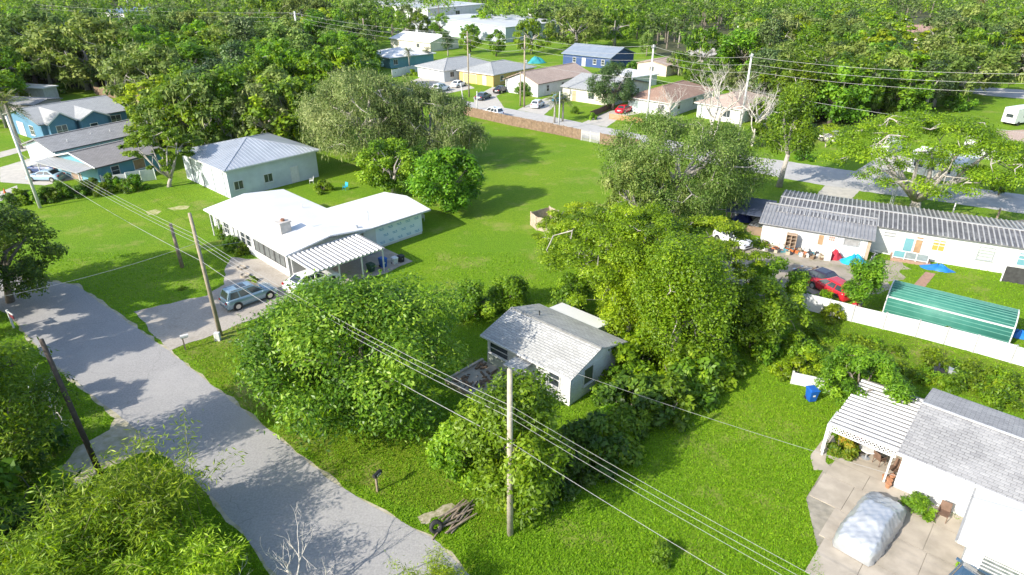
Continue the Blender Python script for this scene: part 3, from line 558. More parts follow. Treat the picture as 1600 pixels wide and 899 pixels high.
# ---------------------------------------------------------------- green arched shed
Q = thing('green_arched_shed', 'green ribbed metal shed with arched roof behind white fence', 'shed', G(1566,541), -37)
M_green = pm('green_metal', (.035,.17,.13), (.028,.145,.11), 1.0, .6, stain=(.07,.21,.165), sscale=.5, samt=.35)
def arch(t, r=0.0):      # profile from near base over the top to the far base, y across, z up
    a = [(-.03-r,0),(-.03-r,.95),(.12,1.55+r),(.55,2.0+r),(1.1,2.22+r),(1.75,2.30+r),(2.4,2.22+r),(2.95,2.0+r),(3.38,1.55+r),(3.53+r,.95),(3.53+r,0)]
    return a
Lq = 8.4; a = arch(0); b = [(y*.985+.026,z*.982) for y,z in a]
m = MB(); nn = len(a); v = [(-Lq,y,z) for y,z in a]+[(.3,y,z) for y,z in a]+[(-Lq,y,z) for y,z in b]+[(.3,y,z) for y,z in b]
m.add(v, [(i+1,i,i+nn,i+nn+1) for i in range(nn-1)]+[(2*nn+i,2*nn+i+1,3*nn+i+1,3*nn+i) for i in range(nn-1)]+[(i,i+1,2*nn+i+1,2*nn+i) for i in range(nn-1)]+[(nn+i+1,nn+i,3*nn+i,3*nn+i+1) for i in range(nn-1)])
sh = m.build('shell', M_green, Q, True)
rb = MB(); prof = []
for i in range(nn-1):
    for k in range(4):
        t_ = k/4; prof.append((a[i][0]*(1-t_)+a[i+1][0]*t_, a[i][1]*(1-t_)+a[i+1][1]*t_))
M_gl = pm('pale_green_rib', (.12,.29,.235), (.09,.25,.2), 2, .55)
for k,(y,z) in enumerate(prof):
    if k % 2 == 0 and k > 1: MB().box(-Lq+.01,.29,y-.025,y+.025,z-.01,z+.035).build('rib', M_gl, sh)
MB().bar((-Lq,.14,1.62),(.3,.14,1.62),.13,.09).build('eave_trim', M_trim, sh)
for x in (-Lq-.03,.33): MB().tube([(x,y,z+.01) for y,z in a],.05,6).build('end_trim', M_trim, sh)
MB().add([(-Lq+.05,y,z) for y,z in b],[tuple(range(nn))]).build('end_wall', M_green, Q)
# ---------------------------------------------------------------- grey-roofed house, lower right
H7 = thing('grey_roofed_house', 'white house with grey shingle gable roof and lattice-edged patio canopy', 'house', (21.7,28.0,0), 48)
MB().box(.0,7.3,-9.5,-.0,-.05,2.45).build('wall', M_white, H7)
m = MB(); m.add([(0,-.12,2.45),(7.3,-.12,2.45),(3.65,-.12,3.5),(0,-.0,2.45),(7.3,-.0,2.45),(3.65,-.0,3.5)], [(0,1,2),(3,5,4),(0,2,5,3),(1,4,5,2)]); m.build('gable_wall', M_white, H7)
r = MB(); roof_gable(r,-.35,7.75,-9.8,.3,2.58,3.68,'y',t=.14); ro7 = r.build('roof', M_shing_g, H7)
rows = MB()
for k in range(1,20):
    x = -.35+k*.2; z = 2.58+1.1*(x+.35)/4.05; rows.box(x,x+.04,-9.78,.28,z-.02,z+.014); x2 = 7.75-k*.2; rows.box(x2-.04,x2,-9.78,.28,z-.02,z+.014)
rows.build('shingle_course', M_shing_g, ro7)['kind'] = 'stuff'
ridge_cap(ro7,(3.7,-9.78,3.71),(3.7,.28,3.71),pm('pale_ridge',(.55,.55,.55),(.45,.45,.45),3,.8),.16,.04)
MB().box(-.4,-.352,-9.8,.3,2.42,2.6).build('fascia', M_trim, ro7)
win(H7,'x0',0,-1.75,1.15,.85,.95,1,3,M_trim,pm('pale_green_glass',(.42,.62,.52),(.36,.55,.46),3,.2))
# canopy: separate pan panels, lattice fascia, posts
n = 15; pan = None
for i in range(n):
    wd = 6.3/n
    if pan is None:
        q = MB(); sec = [(0,0),(.05,.09),(.14,.09),(.19,0),(wd-.004,0)]; y0, y1, z0, z1 = .32, 4.0, 2.42, 2.28
        v = [(sx,y0,z0+sz) for sx,sz in sec]+[(sx,y1,z1+sz) for sx,sz in sec]+[(sx,y0,z0+sz-.02) for sx,sz in sec]+[(sx,y1,z1+sz-.02) for sx,sz in sec]
        f = [(j+1,j,j+5,j+6) for j in range(4)]+[(j+11,j+16,j+15,j+10) for j in range(4)]+[(j+1,j+11,j+10,j) for j in range(4)]+[(j+15,j+16,j+6,j+5) for j in range(4)]
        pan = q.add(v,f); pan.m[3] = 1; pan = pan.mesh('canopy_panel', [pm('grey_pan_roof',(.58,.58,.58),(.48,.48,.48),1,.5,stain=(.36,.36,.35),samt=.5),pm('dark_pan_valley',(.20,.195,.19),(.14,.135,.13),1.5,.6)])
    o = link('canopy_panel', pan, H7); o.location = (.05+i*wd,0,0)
def lattice(side, pl, a0, a1, z0, z1):
    la = MB(); s = .2; n = int((a1-a0)/s); hgt = z1-z0
    P3 = (lambda a,z: (pl,a,z)) if side == 'x' else (lambda a,z: (a,pl,z))
    for i in range(-int(hgt/s)-1, n+1):
        for sg in (1,-1):
            aa = a0+i*s if sg > 0 else a1-i*s; t0 = 0; t1 = hgt; 
            p, q = aa, aa+sg*hgt
            lo, hi = (a0,a1)
            def cl(a): return min(max(a,lo),hi)
            za = z0+(cl(p)-p)*sg; zb = z0+(cl(q)-p)*sg
            if zb-za > .03: la.bar(P3(cl(p),za),P3(cl(q),zb),.012,.045) if side == 'x' else la.bar(P3(cl(p),za),P3(cl(q),zb),.012,.045)
    for z in (z0,z1): la.bar(P3(a0,z),P3(a1,z),.04,.06)
    for a in (a0,a1): la.bar(P3(a,z0),P3(a,z1),.06,.04)
    o = la.build('lattice', M_trim, H7); return o
lattice('x',-.03,.35,4.0,1.95,2.38); lattice('y',4.06,.0,1.6,.3,2.3)
for x,y in ((.03,.5),(.03,3.95),(6.2,3.95),(3.1,3.95)): MB().box(x-.05,x+.05,y-.05,y+.05,0,2.25).build('post', M_trim, H7)
# white flat addition
AD = thing('white_flat_extension', 'white extension with flat coated roof and louvred window', 'extension', (21.7,28.0,0), 48)
MB().box(-4.4,-.45,-12,-3.95,-.05,2.3).build('wall', M_white, AD)
MB().box(-5.0,-.42,-12.2,-3.5,2.33,2.5).build('roof', pm('white_rolled_roof',(.60,.60,.59),(.53,.53,.52),.7,.6,stain=(.45,.44,.41),sscale=.6,samt=.6), AD)
MB().box(-5.03,-.44,-3.49,-3.4,2.36,2.46).build('gutter', pm('grey_gutter2',(.36,.36,.35),(.28,.28,.27),3,.5), AD)
win(AD,'x0',-4.4,-5.6,.9,1.9,1.1,1,5,M_trim,pm('louvre_dark',(.16,.18,.18),(.10,.12,.12),4,.3))
# ---------------------------------------------------------------- the row of houses along the back street
def ends(a): return a
simple_house('grey_hip_house', 'grey hip-roofed house with white garage door beside vinyl fence', (693,111), (661,105), (800,96), 2.7, 1.8, 'hip', M_greyblock, M_shing_l, .5, doors=(('x0',.5,3.2,2.1,M_trim),), W=11.5, L=17, wins=(('y0',.15,1,1.1,1.1,2,1),))
simple_house('yellow_hip_house', 'grey hip-roofed house with yellow garage front', (771,117.5), (711,110), (842,104.5), 2.7, 1.7, 'hip', M_yellow, M_shing_l, .5, doors=(('x0',.25,1.0,2.05,M_cream),('x0',.68,4.0,2.1,pm('yellow_door',(.78,.56,.20),(.7,.5,.17),2,.6))), wins=(('y0',.2,1,1.1,1.1,2,1),('y0',.6,1,1.1,1.1,2,1)))
simple_house('pink_roofed_house', 'white house with pinkish tan gable roof behind dark cars', (841,132), (787,123), (922,114.5), 2.8, 1.9, 'gx', M_white, M_shing_p, .45, wins=(('y0',.18,.9,.8,1.2,1,2),('y0',.46,.9,.8,1.2,1,2),('y0',.75,.9,.8,1.2,1,2),('x0',.4,.9,1.5,1.2,2,1)), doors=(('x0',.75,.95,2.05,M_trim),))
simple_house('pale_roofed_house', 'cream house with pale grey roof behind the dark evergreen', (957,146), (878,134), (1012,128), 2.7, 1.7, 'gy', M_cream, M_shing_l, .45, wins=(('y0',.3,1,1.0,1.1,1,2),('y0',.7,1,1.0,1.1,1,2),('x0',.4,.9,1.4,1.2,2,1)), doors=(('x0',.75,.95,2.05,pm('tan_door',(.5,.32,.2),(.45,.28,.17),2,.6)),))
simple_house('brown_roofed_house', 'white house with brown hip roof behind the bare tree', (1049,162), (977,151), (1118,140), 2.7, 1.9, 'hip', M_white, M_shing_t, .5, wins=(('y0',.2,1,1.0,1.2,1,2),('y0',.55,1,1.0,1.2,1,2),('x0',.2,.9,1.3,1.2,2,1)), doors=(('x0',.45,.95,2.05,M_trim),('x0',.8,2.6,2.1,pm('pale_green_door',(.60,.70,.66),(.54,.64,.6),2,.6))))
simple_house('tan_roofed_house', 'white house with tan roof half hidden by bare branches', (1160,172), (1084,160), (1215,156), 2.7, 1.8, 'hip', M_white, M_shing_p, .5, wins=(('y0',.3,1,1.0,1.2,1,2),('x0',.3,.9,1.3,1.2,2,1)), doors=(('x0',.6,.95,2.05,M_trim),))
simple_house('white_shed', 'low white flat-roofed outbuilding between the back gardens', (985,122), (948,112), (1022,115), 2.4, .1, 'flat', M_white, M_whiteroof, .3)
simple_house('beige_shed', 'small beige house with tan roof behind the garden wall', (1043,103), (998,97), (1062,96), 2.7, .9, 'gx', pm('beige_wall',(.55,.46,.38),(.49,.41,.33),1,.8), M_shing_p, .3, wins=(('x0',.5,1,1.1,1.1,2,1),))
simple_house('deep_blue_house', 'deep blue house with blue-grey gable roof under the big oaks', (955,91), (884,82), (985,82), 2.9, 2.0, 'gy', pm('deep_blue_wall',(.035,.075,.20),(.03,.065,.17),1.2,.7), pm('blue_metal_roof',(.27,.31,.36),(.23,.27,.32),.8,.45,metal=.2), .4, wins=(('x0',.15,.9,.9,1.2,1,2),('x0',.32,.9,.9,1.2,1,2),('x0',.75,.9,.9,1.2,1,2)), doors=(('x0',.55,.95,2.05,M_trim),))
simple_house('teal_house', 'teal house with white hip roof by the palms', (608,91), (575,82), (675,82), 2.8, 1.5, 'hip', M_teal, M_whiteroof, .6, wins=(('y0',.12,.9,1.2,1.2,2,1),('x0',.5,.9,1.2,1.2,2,1)))
simple_house('white_roofed_house', 'cream house with white gable roof beyond the teal house', (672,67), (628,58), (705,60), 2.8, 1.7, 'gy', M_cream, M_whiteroof, .4, wins=(('x0',.3,1,1.2,1.1,2,1),('y0',.5,1,1.2,1.1,2,1)))
simple_house('yellow_gabled_house', 'pale yellow gabled house beside the tall white pole', (470,63), (455,58), (508,52), 4.2, 1.4, 'gx', pm('pale_yellow_wall',(.72,.66,.42),(.65,.59,.37),1,.8), M_shing_p, .5, wins=(('y0',.3,2.6,.8,.9,1,1),('y0',.65,2.6,.8,.9,1,1),('y0',.3,.8,1.2,1.2,2,1)))
simple_house('pink_roofed_bungalow', 'tan-roofed bungalow among the far right trees', (1440,55), (1393,46), (1462,43), 2.9, 2.0, 'hip', M_cream, shingle('salmon_shingle',(.45,.28,.22),(.39,.24,.19),False,(.5,.33,.26),.4), .6)
simple_house('shaded_blue_house', 'dark blue-grey roofed house hidden among the left trees', (330,107), (262,97), (348,93), 2.8, 1.2, 'gy', M_greyblock, pm('slate_blue_roof',(.14,.18,.27),(.11,.14,.21),1,.6), .4)
simple_house('hidden_cottage', 'pale roofed cottage glimpsed through trees behind the workshop', (325,203), (300,195), (352,192), 2.5, .8, 'gx', M_white, M_whiteroof, .3)
# warehouses on the far edge
ware = [('white warehouse with shallow roof and grey end wall beyond the lot', (790,43),(712,25),(834,31),5,1.0,pm('warehouse_grey',(.42,.47,.51),(.37,.42,.46),.6,.6),M_whiteroof),
        ('long white industrial shed at the far tree line', (668,14),(575,3),(725,5),5,.9,M_white,M_whiteroof),
        ('small white warehouse beside the far yellow-green tree', (905,20),(862,12),(935,13),5,.8,M_white,M_whiteroof),
        ('pale blue-roofed building beyond the left woods', (205,22),(170,16),(228,14),4,.8,M_white,pm('blue_far_roof',(.2,.28,.42),(.16,.23,.36),.6,.6))]
M_wroof = pm('grey_white_sheet_roof', (.50,.51,.52), (.42,.43,.44), .15, .5)
for lab,nn_,ll,rr,ze_,ri,wm,rm in ware:
    rm = M_wroof if rm is M_whiteroof else rm
    simple_house('warehouse' if 'left woods' not in lab else 'far_building', lab, nn_, ll, rr, ze_, ri, 'gx', wm, rm, .3, wins=(('x0',.3,.8,4,2.6,2,1),('x0',.7,.8,4,2.6,2,1),('y0',.5,1,3,2,2,1)), cat='building')
simple_house('garden_shed', 'small white shed half hidden behind the flat-topped tree', (1392,224), (1366,217), (1410,217), 2.3, .5, 'gx', M_white, M_whiteroof, .2)
simple_house('white_trailer_home', 'long white trailer home behind the flat-topped tree', (1500,258), (1425,238), (1530,246), 2.6, .5, 'gy', M_white, M_whiteroof, .3, wins=(('x0',.2,1,1.2,.9,2,1),('x0',.5,1,1.2,.9,2,1),('x0',.8,1,1.2,.9,2,1)), doors=(('x0',.35,.9,2.0,M_trim),))
simple_house('white_bungalow', 'white bungalow with tan roof behind the camper', (1560,225), (1530,208), (1640,205), 2.7, .9, 'gx', M_white, M_shing_p, .4, wins=(('x0',.5,1,1.2,1.0,2,1),('y0',.3,1,1.2,1.0,2,1)))
# ================================================================ vehicles
CARK = {
 'sedan': dict(H=1.46, st=[(0,.62,.84),(.02,.88,.92),(.10,1.02,.97),(.25,.99,1),(.5,.96,1),(.72,.95,1),(.78,.92,.99),(.92,.80,.95),(.98,.68,.90),(1,.48,.80)], cb=(.11,.75), cr=(.27,.55)),
 'suv': dict(H=1.72, st=[(0,.60,.88),(.015,1.02,.95),(.06,1.12,.98),(.3,1.08,1),(.6,1.06,1),(.74,1.05,1),(.80,1.01,.99),(.94,.90,.95),(.985,.74,.90),(1,.5,.82)], cb=(.02,.76), cr=(.09,.57)),
 'hatch': dict(H=1.52, st=[(0,.60,.88),(.02,.95,.94),(.08,1.02,.97),(.3,1.0,1),(.6,.98,1),(.76,.97,1),(.82,.93,.98),(.94,.82,.93),(.985,.68,.88),(1,.48,.80)], cb=(.02,.80), cr=(.12,.55)),
}
def car(label, pos, heading, kind='sedan', L=4.7, W=1.82, pc=(.7,.7,.7), name='parked_car', cat='car', group=None, metal=0.0, detail=True):
    k = CARK[kind]; Hh = k['H']; zb = .2; hw = W/2
    t = thing(name, label, cat, pos, heading, group); P_ = paint('car_paint_%.2f_%.2f_%.2f' % pc, pc, .22, metal)
    m = MB(); secs = []
    for fx,zt,wf in k['st']:
        x = (fx-.5)*L; w_ = hw*wf
        h_ = [(w_*.86,zb),(w_*.97,zb+.10),(w_,zb+.4*(zt-zb)),(w_*.985,zt-.13),(w_*.91,zt-.02),(w_*.45,zt+.015)]
        secs.append([(x,a,b) for a,b in h_]+[(x,-a,b) for a,b in reversed(h_)])
    n = len(secs[0]); v = [p for s in secs for p in s]
    f = [(i*n+j,(i+1)*n+j,(i+1)*n+(j+1)%n,i*n+(j+1)%n) for i in range(len(secs)-1) for j in range(n)]
    f += [tuple(range(n)), tuple((len(secs)-1)*n+j for j in range(n-1,-1,-1))]
    m.add(v,f); body = m.build('body', P_, t, True)
    bx0, bx1 = [(q-.5)*L for q in k['cb']]; rx0, rx1 = [(q-.5)*L for q in k['cr']]
    zb0 = min(np.interp(q,[s[0] for s in k['st']],[s[1] for s in k['st']]) for q in k['cb'])-.04; bw, rw = hw*.90, hw*.70
    def C4(x0,x1,w_,z): return [(x0,-w_,z),(x1,-w_,z),(x1,w_,z),(x0,w_,z)]
    lo = C4(bx0,bx1,bw,zb0); hi = C4(rx0,rx1,rw,Hh-.05); top = C4(rx0+.12,rx1-.15,rw*.8,Hh)
    c = MB(); c.add(lo+hi+top, [(i,(i+1)%4,(i+1)%4+4,i+4) for i in range(4)]+[(i+4,(i+1)%4+4,(i+1)%4+8,i+8) for i in range(4)]+[(8,9,10,11)]); c.build('cabin', P_, t)
    def panel(nm, a, b, c_, d, u0, u1, v0, v1):
        A,B_,C_,D = [np.array(q) for q in (a,b,c_,d)]
        def at(u,v): return (A*(1-u)+B_*u)*(1-v)+(D*(1-u)+C_*u)*v
        p = [at(u0,v0),at(u1,v0),at(u1,v1),at(u0,v1)]; nn_ = np.cross(p[1]-p[0],p[3]-p[0]); nn_ /= np.linalg.norm(nn_)
        m = MB(); m.add([q+nn_*.008 for q in p]+[q-nn_*.012 for q in p],[(0,1,2,3),(0,4,5,1),(1,5,6,2),(2,6,7,3),(3,7,4,0)]); m.build(nm, M_glass, t)
    panel('windshield', lo[1],lo[2],hi[2],hi[1], .06,.94,.10,.94); panel('rear_window', lo[3],lo[0],hi[0],hi[3], .09,.91,.18,.92)
    cuts = ((.10,.46),(.50,.93)) if kind == 'sedan' else ((.07,.32),(.36,.62),(.66,.95))
    for u0,u1 in cuts:
        panel('side_window', lo[0],lo[1],hi[1],hi[0], u0,u1,.14,.90); panel('side_window', lo[2],lo[3],hi[3],hi[2], 1-u1,1-u0,.14,.90)
    rad = .35 if kind == 'suv' else .32
    for fx in (.19,.815):
        for s in (1,-1):
            x = (fx-.5)*L; y = s*(hw-.10)
            MB().tube([(x,s*(hw*.7),rad+.03),(x,s*(hw+.004),rad+.03)],rad+.06,16).build('wheel_arch', M_black, t)
            wq = MB().tube([(x,y-.11*s,rad),(x,y+.12*s,rad)],rad,18).build('wheel', M_rubber, t)
            MB().tube([(x,y+.1*s,rad),(x,y+.135*s,rad)],rad*.62,12).build('rim', M_chrome, wq)
    if detail:
        for s in (1,-1):
            MB().box(L*.455,L*.492,s*hw*.62-.16,s*hw*.62+.16,.60,.73).build('headlight', M_chrome, t)
            MB().box(-L*.5-.004,-L*.47,s*hw*.68-.15,s*hw*.68+.15,.74,.90).build('taillight', pm('red_lens',(.35,.01,.012),(.28,.01,.01),4,.2), t)
            MB().bar((L*.19,s*(hw*.93),1.0),(L*.19,s*(hw+.17),1.02),.09,.12).build('wing_mirror', P_, t)
        MB().box(L*.482,L*.502,-.45,.45,.34,.52).build('grille', M_black, t)
        MB().box(-L*.5-.012,-L*.49,-.26,.26,.55,.68).build('number_plate', M_trim, t)
        if kind == 'suv':
            for s in (1,-1): MB().bar((rx0+.2,s*rw*.85,Hh+.02),(rx1-.2,s*rw*.85,Hh+.02),.05,.05).build('roof_rail', M_steel, t)
            MB().box(rx1-1.35,rx1-.55,-rw*.55,rw*.55,Hh-.004,Hh+.006).build('sunroof', M_glass, t)
    return t
def mid(a, b): a, b = G(*a), G(*b); return ((a[0]+b[0])/2,(a[1]+b[1])/2,0), math.degrees(atan2(b[1]-a[1],b[0]-a[0]))
def car2(label, rear, front, **k): p, h_ = mid(rear, front); return car(label, p, h_, **k)
car('silver-blue SUV on the shell driveway', (*[(a+b)/2 for a,b in zip(G(372,485)[:2],G(420,468)[:2])],.021), 45.5, kind='suv', L=4.6, W=1.84, pc=(.24,.34,.41), metal=.35).location = (-22.9,50.35,.021)
car('white sedan parked under the striped carport', (-18.3,53.4,.021), 46, kind='sedan', L=5.0, W=1.88, pc=(.82,.82,.81))
car2('white SUV driving on the pale street by the brown fence', (786,185), (754,178), kind='suv', L=4.6, pc=(.72,.74,.77))
car2('white SUV parked in front of the yellow house', (676,146), (703,139), kind='suv', L=4.6, pc=(.82,.82,.82))
car2('white sedan parked nose-in before the yellow house', (704,139), (729,132), kind='sedan', L=4.7, pc=(.80,.80,.80))
car2('dark grey-blue sedan half on the lawn by the pink-roofed house', (742,160), (768,150), kind='sedan', L=4.7, pc=(.06,.08,.11))
car2('black sedan parked near the round shrub', (772,148), (794,141), kind='sedan', L=4.6, pc=(.02,.022,.026))
car2('silver hatchback on the short drive by the small palms', (832,172), (848,163), kind='hatch', L=4.1, W=1.75, pc=(.58,.62,.66))
car2('bright blue hatchback behind the small palms', (864,162), (884,154), kind='hatch', L=4.1, W=1.75, pc=(.04,.25,.42))
car2('red car parked in front of the brown-roofed house', (962,180), (988,171), kind='sedan', L=4.6, pc=(.48,.012,.03))
car2('white compact car nosing out of the dirt yard', (1128,374), (1160,388), kind='hatch', L=4.2, W=1.74, pc=(.72,.74,.75))
car2('dark blue sedan with cover board by the blue houses', (92,270), (48,268), kind='sedan', L=4.7, pc=(.03,.06,.16))
car2('pale blue-grey sedan beside the dark blue sedan', (92,282), (55,281), kind='sedan', L=4.7, pc=(.28,.40,.52))
car2('red car half hidden behind the white fence', (1312,466), (1282,450), kind='hatch', L=4.1, W=1.75, pc=(.45,.02,.03))
car2('dark maroon car beside the red car', (1290,448), (1262,436), kind='sedan', L=4.5, pc=(.035,.03,.05))
car2('white off-road car on grass by the flat-topped tree', (1316,225), (1284,219), kind='suv', L=4.3, W=1.85, pc=(.62,.60,.52))
car2('dark car showing behind the big grey-green oak', (674,186), (702,178), kind='sedan', L=4.6, pc=(.05,.10,.20))
car('dark blue car at the edge of the stained drive', (21.35,20.75,.052), 35, kind='sedan', L=4.6, pc=(.045,.10,.17))
# silver covered car
t = thing('covered_car', 'car under a shiny silver fabric cover on the drive', 'car', (18.75,24.75,.052), 43)
rnd = random.Random(8); NX, NU = 46, 40; v = []; Lc, Wc = 4.9, 2.0
for i in range(NX):
    fx = i/(NX-1); x = (fx-.5)*Lc
    top = np.interp(fx,[0,.03,.1,.2,.33,.6,.72,.8,.95,1],[.55,.86,1.02,1.16,1.45,1.50,1.18,1.02,.78,.5]); hw = Wc/2*np.interp(fx,[0,.05,.2,.8,.95,1],[.80,.92,1,1,.9,.76])
    for j in range(NU):
        u = j/(NU-1)*2-1; s = 1 if u >= 0 else -1; a = abs(u)
        cw = np.interp(fx,[0,.2,.33,.6,.75,1],[.84,.76,.64,.64,.78,.84])
        if a < .55: y = hw*cw*(a/.55); z = top-.07*(a/.55)**3
        elif a < .70: q = (a-.55)/.15; y = hw*(cw+(.98-cw)*q); z = top-.07-(top-.07-min(.78,(top-.1)*.78))*q
        else: q = (a-.70)/.30; y = hw*(.98+.06*q); z = min(.78,(top-.1)*.78)*(1-q)+.02
        wr_ = .012*sin(x*5.1+u*4)+.034*abs(sin(u*9+x*2.3))+.030*abs(sin(x*6-u*7+1.3*sin(u*5)))+.014*sin(x*17+u*19+sin(x*4))
        v.append((x+wr_*.5, s*(y+wr_*(1.1 if a > .5 else .4)), z+wr_*(1.2 if a < .6 else .4)))
m = MB(); m.add(v,[(i*NU+j,i*NU+j+1,(i+1)*NU+j+1,(i+1)*NU+j) for i in range(NX-1) for j in range(NU-1)]+[tuple(range(NU-1,-1,-1)),tuple((NX-1)*NU+j for j in range(NU))])
m.f = [tuple(reversed(q)) for q in m.f]
m.build('cover', pm('silver_cover', (.50,.52,.54), (.42,.44,.46), 2.2, .42, metal=.5, bump=.3, bscale=7), t, True)
for fx in (-1.5,1.5):
    for s in (-1,1): MB().tube([(fx,s*.78,.3),(fx,s*.95,.3)],.3,14).build('wheel', M_rubber, t)
# camper and box truck
def boxvan(name, label, cat, rear, front, Lb, Wb, Hb, pc, cab=True):
    p, h_ = mid(rear,front); t = thing(name,label,cat,p,h_); P_ = paint('van_'+name,pc,.35)
    m = MB(); m.add([(-Lb/2,-Wb/2,.5),(Lb/2,-Wb/2,.5),(Lb/2,Wb/2,.5),(-Lb/2,Wb/2,.5),(-Lb/2,-Wb/2,Hb),(Lb/2-.35,-Wb/2,Hb),(Lb/2-.35,Wb/2,Hb),(-Lb/2,Wb/2,Hb)],[(3,2,1,0),(4,5,6,7),(0,1,5,4),(1,2,6,5),(2,3,7,6),(3,0,4,7)]); m.build('body', P_, t)
    for s in (-1,1):
        MB().box(-Lb*.15,Lb*.1,s*Wb/2-.02,s*Wb/2+.02,1.4,2.0).build('side_window', M_glass, t)
        for x in (-Lb*.3,Lb*.3): MB().tube([(x,s*(Wb/2-.25),.38),(x,s*(Wb/2+.02),.38)],.38,14).build('wheel', M_rubber, t)
    MB().box(-Lb/2-.02,-Lb/2+.01,-.6,.6,1.4,2.0).build('rear_window', M_glass, t)
    MB().box(-.5,.5,-.45,.45,Hb,Hb+.25).build('roof_unit', M_trim, t)
    if cab:
        MB().add([(Lb/2,-Wb*.46,.5),(Lb/2+1.7,-Wb*.46,.5),(Lb/2+1.7,Wb*.46,.5),(Lb/2,Wb*.46,.5),(Lb/2,-Wb*.43,2.1),(Lb/2+.8,-Wb*.43,2.1),(Lb/2+.8,Wb*.43,2.1),(Lb/2,Wb*.43,2.1)],[(3,2,1,0),(4,5,6,7),(0,1,5,4),(1,2,6,5),(2,3,7,6),(3,0,4,7)]).build('cab', P_, t)
        MB().bar((Lb/2+1.30,0,1.35),(Lb/2+1.0,0,1.85),Wb*.8,.03).build('windshield', M_glass, t)
    return t
boxvan('camper', 'white camper van with roof unit behind the flat-topped tree', 'camper', (1567,197), (1610,190), 6, 2.3, 3.0, (.74,.74,.72))
boxvan('box_truck', 'white box truck parked on the far pale drive', 'truck', (1140,70), (1134,80), 5, 2.2, 3.2, (.76,.76,.74))
# ================================================================ poles and wires
def pole(label, base, h_, r=.16, mat=None, arms=(), lean=(0,0), name='utility_pole', extras=()):
    t = thing(name, label, 'utility pole', base)
    top = (lean[0],lean[1],h_)
    MB().tube([(0,0,-.2),(lean[0]*.5,lean[1]*.5,h_*.5),top],[r*1.15,r,r*.8],10).build('pole', mat or M_pole, t, True)
    for z,ln,ang in arms:
        q = z/h_; c = (lean[0]*q,lean[1]*q,z); d = (cos(R(ang))*ln/2,sin(R(ang))*ln/2)
        MB().bar((c[0]-d[0],c[1]-d[1],z),(c[0]+d[0],c[1]+d[1],z),.1,.12).build('crossarm', M_wood if mat is not M_greypole else M_steel, t)
        for s in (-.92,0,.92): MB().lathe([(.05,0),(.08,.06),(.05,.12),(.07,.18),(.03,.22)],(c[0]+d[0]*s,c[1]+d[1]*s,z+.06),8).build('insulator', M_steel, t)
    for z in extras: MB().lathe([(.17,0),(.2,.05),(.2,.65),(.14,.72)],(lean[0]*z/h_+r+.2,lean[1]*z/h_,z),10).build('transformer', M_steel, t)
    return t
PA, PB, PC_ = G(345,525), G(797,835), G(63,325)
pole('wooden pole standing between tree foliage and lawn near the log pile', PB, 10.35, .15, pm('grey_pole_wood',(.40,.36,.29),(.30,.27,.21),3,.85,bump=.4))
pole('wooden pole leaning beside the shell driveway', PA, 10.3, .15, lean=(-.25,.15))
pole('pale leaning pole at the hedge by the blue cars', PC_, 10.8, .16, M_greypole, lean=(-.5,.3))
pole('dark brown pole beside the sandy track', G(158,743), 9.2, .14, M_darkpole, lean=(-.55,.1))
pole('short weathered pole stub on the lawn', G(285,418), 4.5, .16, M_wood, name='pole_stub', lean=(-.15,.1))
HV = [(-62,196.5,0)]
P1 = G(471,97); P2 = G(733,152); P3_ = G(819,168); P5 = G(1153,223)
P4 = (23.4,114.2,0)
pole('tall white concrete pole beside the yellow gabled house', P1, 13.2, .28, M_greypole, ((12.6,2.6,20),))
pole('tall wooden pole on the lawn before the yellow house', P2, HT(733,152,49), .15, None, ((HT(733,152,66),1.6,45),), extras=(HT(733,152,90),))
pole('tall pole with transformer in front of the pink-roofed house', P3_, HT(819,168,55), .16, None, ((HT(819,168,76),1.6,45),), extras=(HT(819,168,100),))
pole('pole stub braced beside the transformer pole', G(813,166), 6.6, .14, None, name='pole_stub')
pole('tall pole in front of the brown-roofed house', P4, 13.8, .16, M_greypole, ((13.4,1.0,45),))
pole('tall pole standing in the bare tree branches', P5, HT(1153,223,84), .17, M_greypole, ((HT(1153,223,88),1.2,45),))
pole('thin leaning pole at the end of the brown fence', G(726,175), HT(726,175,130), .10, M_greypole, lean=(-.6,.3))
pole('short pale pole beside the white SUV on the street', G(746,178), 4.2, .10, M_greypole, name='pole_stub')
pole('thin palm-height pole at the street edge by the lawn', G(873,203), 6.5, .10, M_greypole)
pole('far grey pole near the white truck', G(1145,97), 9.5, .2, M_greypole)
pole('far pale twin pole beyond the left woods, taller one', G(206,32), 17, .32, M_greypole); pole('far pale twin pole beyond the left woods, shorter one', G(223,30), 15, .32, M_greypole)
pole('pole with crossarms rising from the dark round tree', G(573,92), 11, .2, None, ((10.6,2.2,30),(9.0,1.8,30)))
pole('far leaning pole in the right-hand woods', G(1300,84), 9, .16, M_greypole, lean=(-1.5,0))
pole('far pole by the tan-roofed bungalow', G(1403,80), 9.5, .16, M_greypole)
pole('street lamp pole among the left trees', G(371,118), 8.5, .12, M_greypole, name='street_lamp')
pole('thin white post on the grass behind the ribbed roof', G(1487,338), 1.6, .08, M_greypole, name='post')
pole('wooden post on the grass behind the ribbed roof', G(1553,355), 2.2, .12, M_wood, name='post')
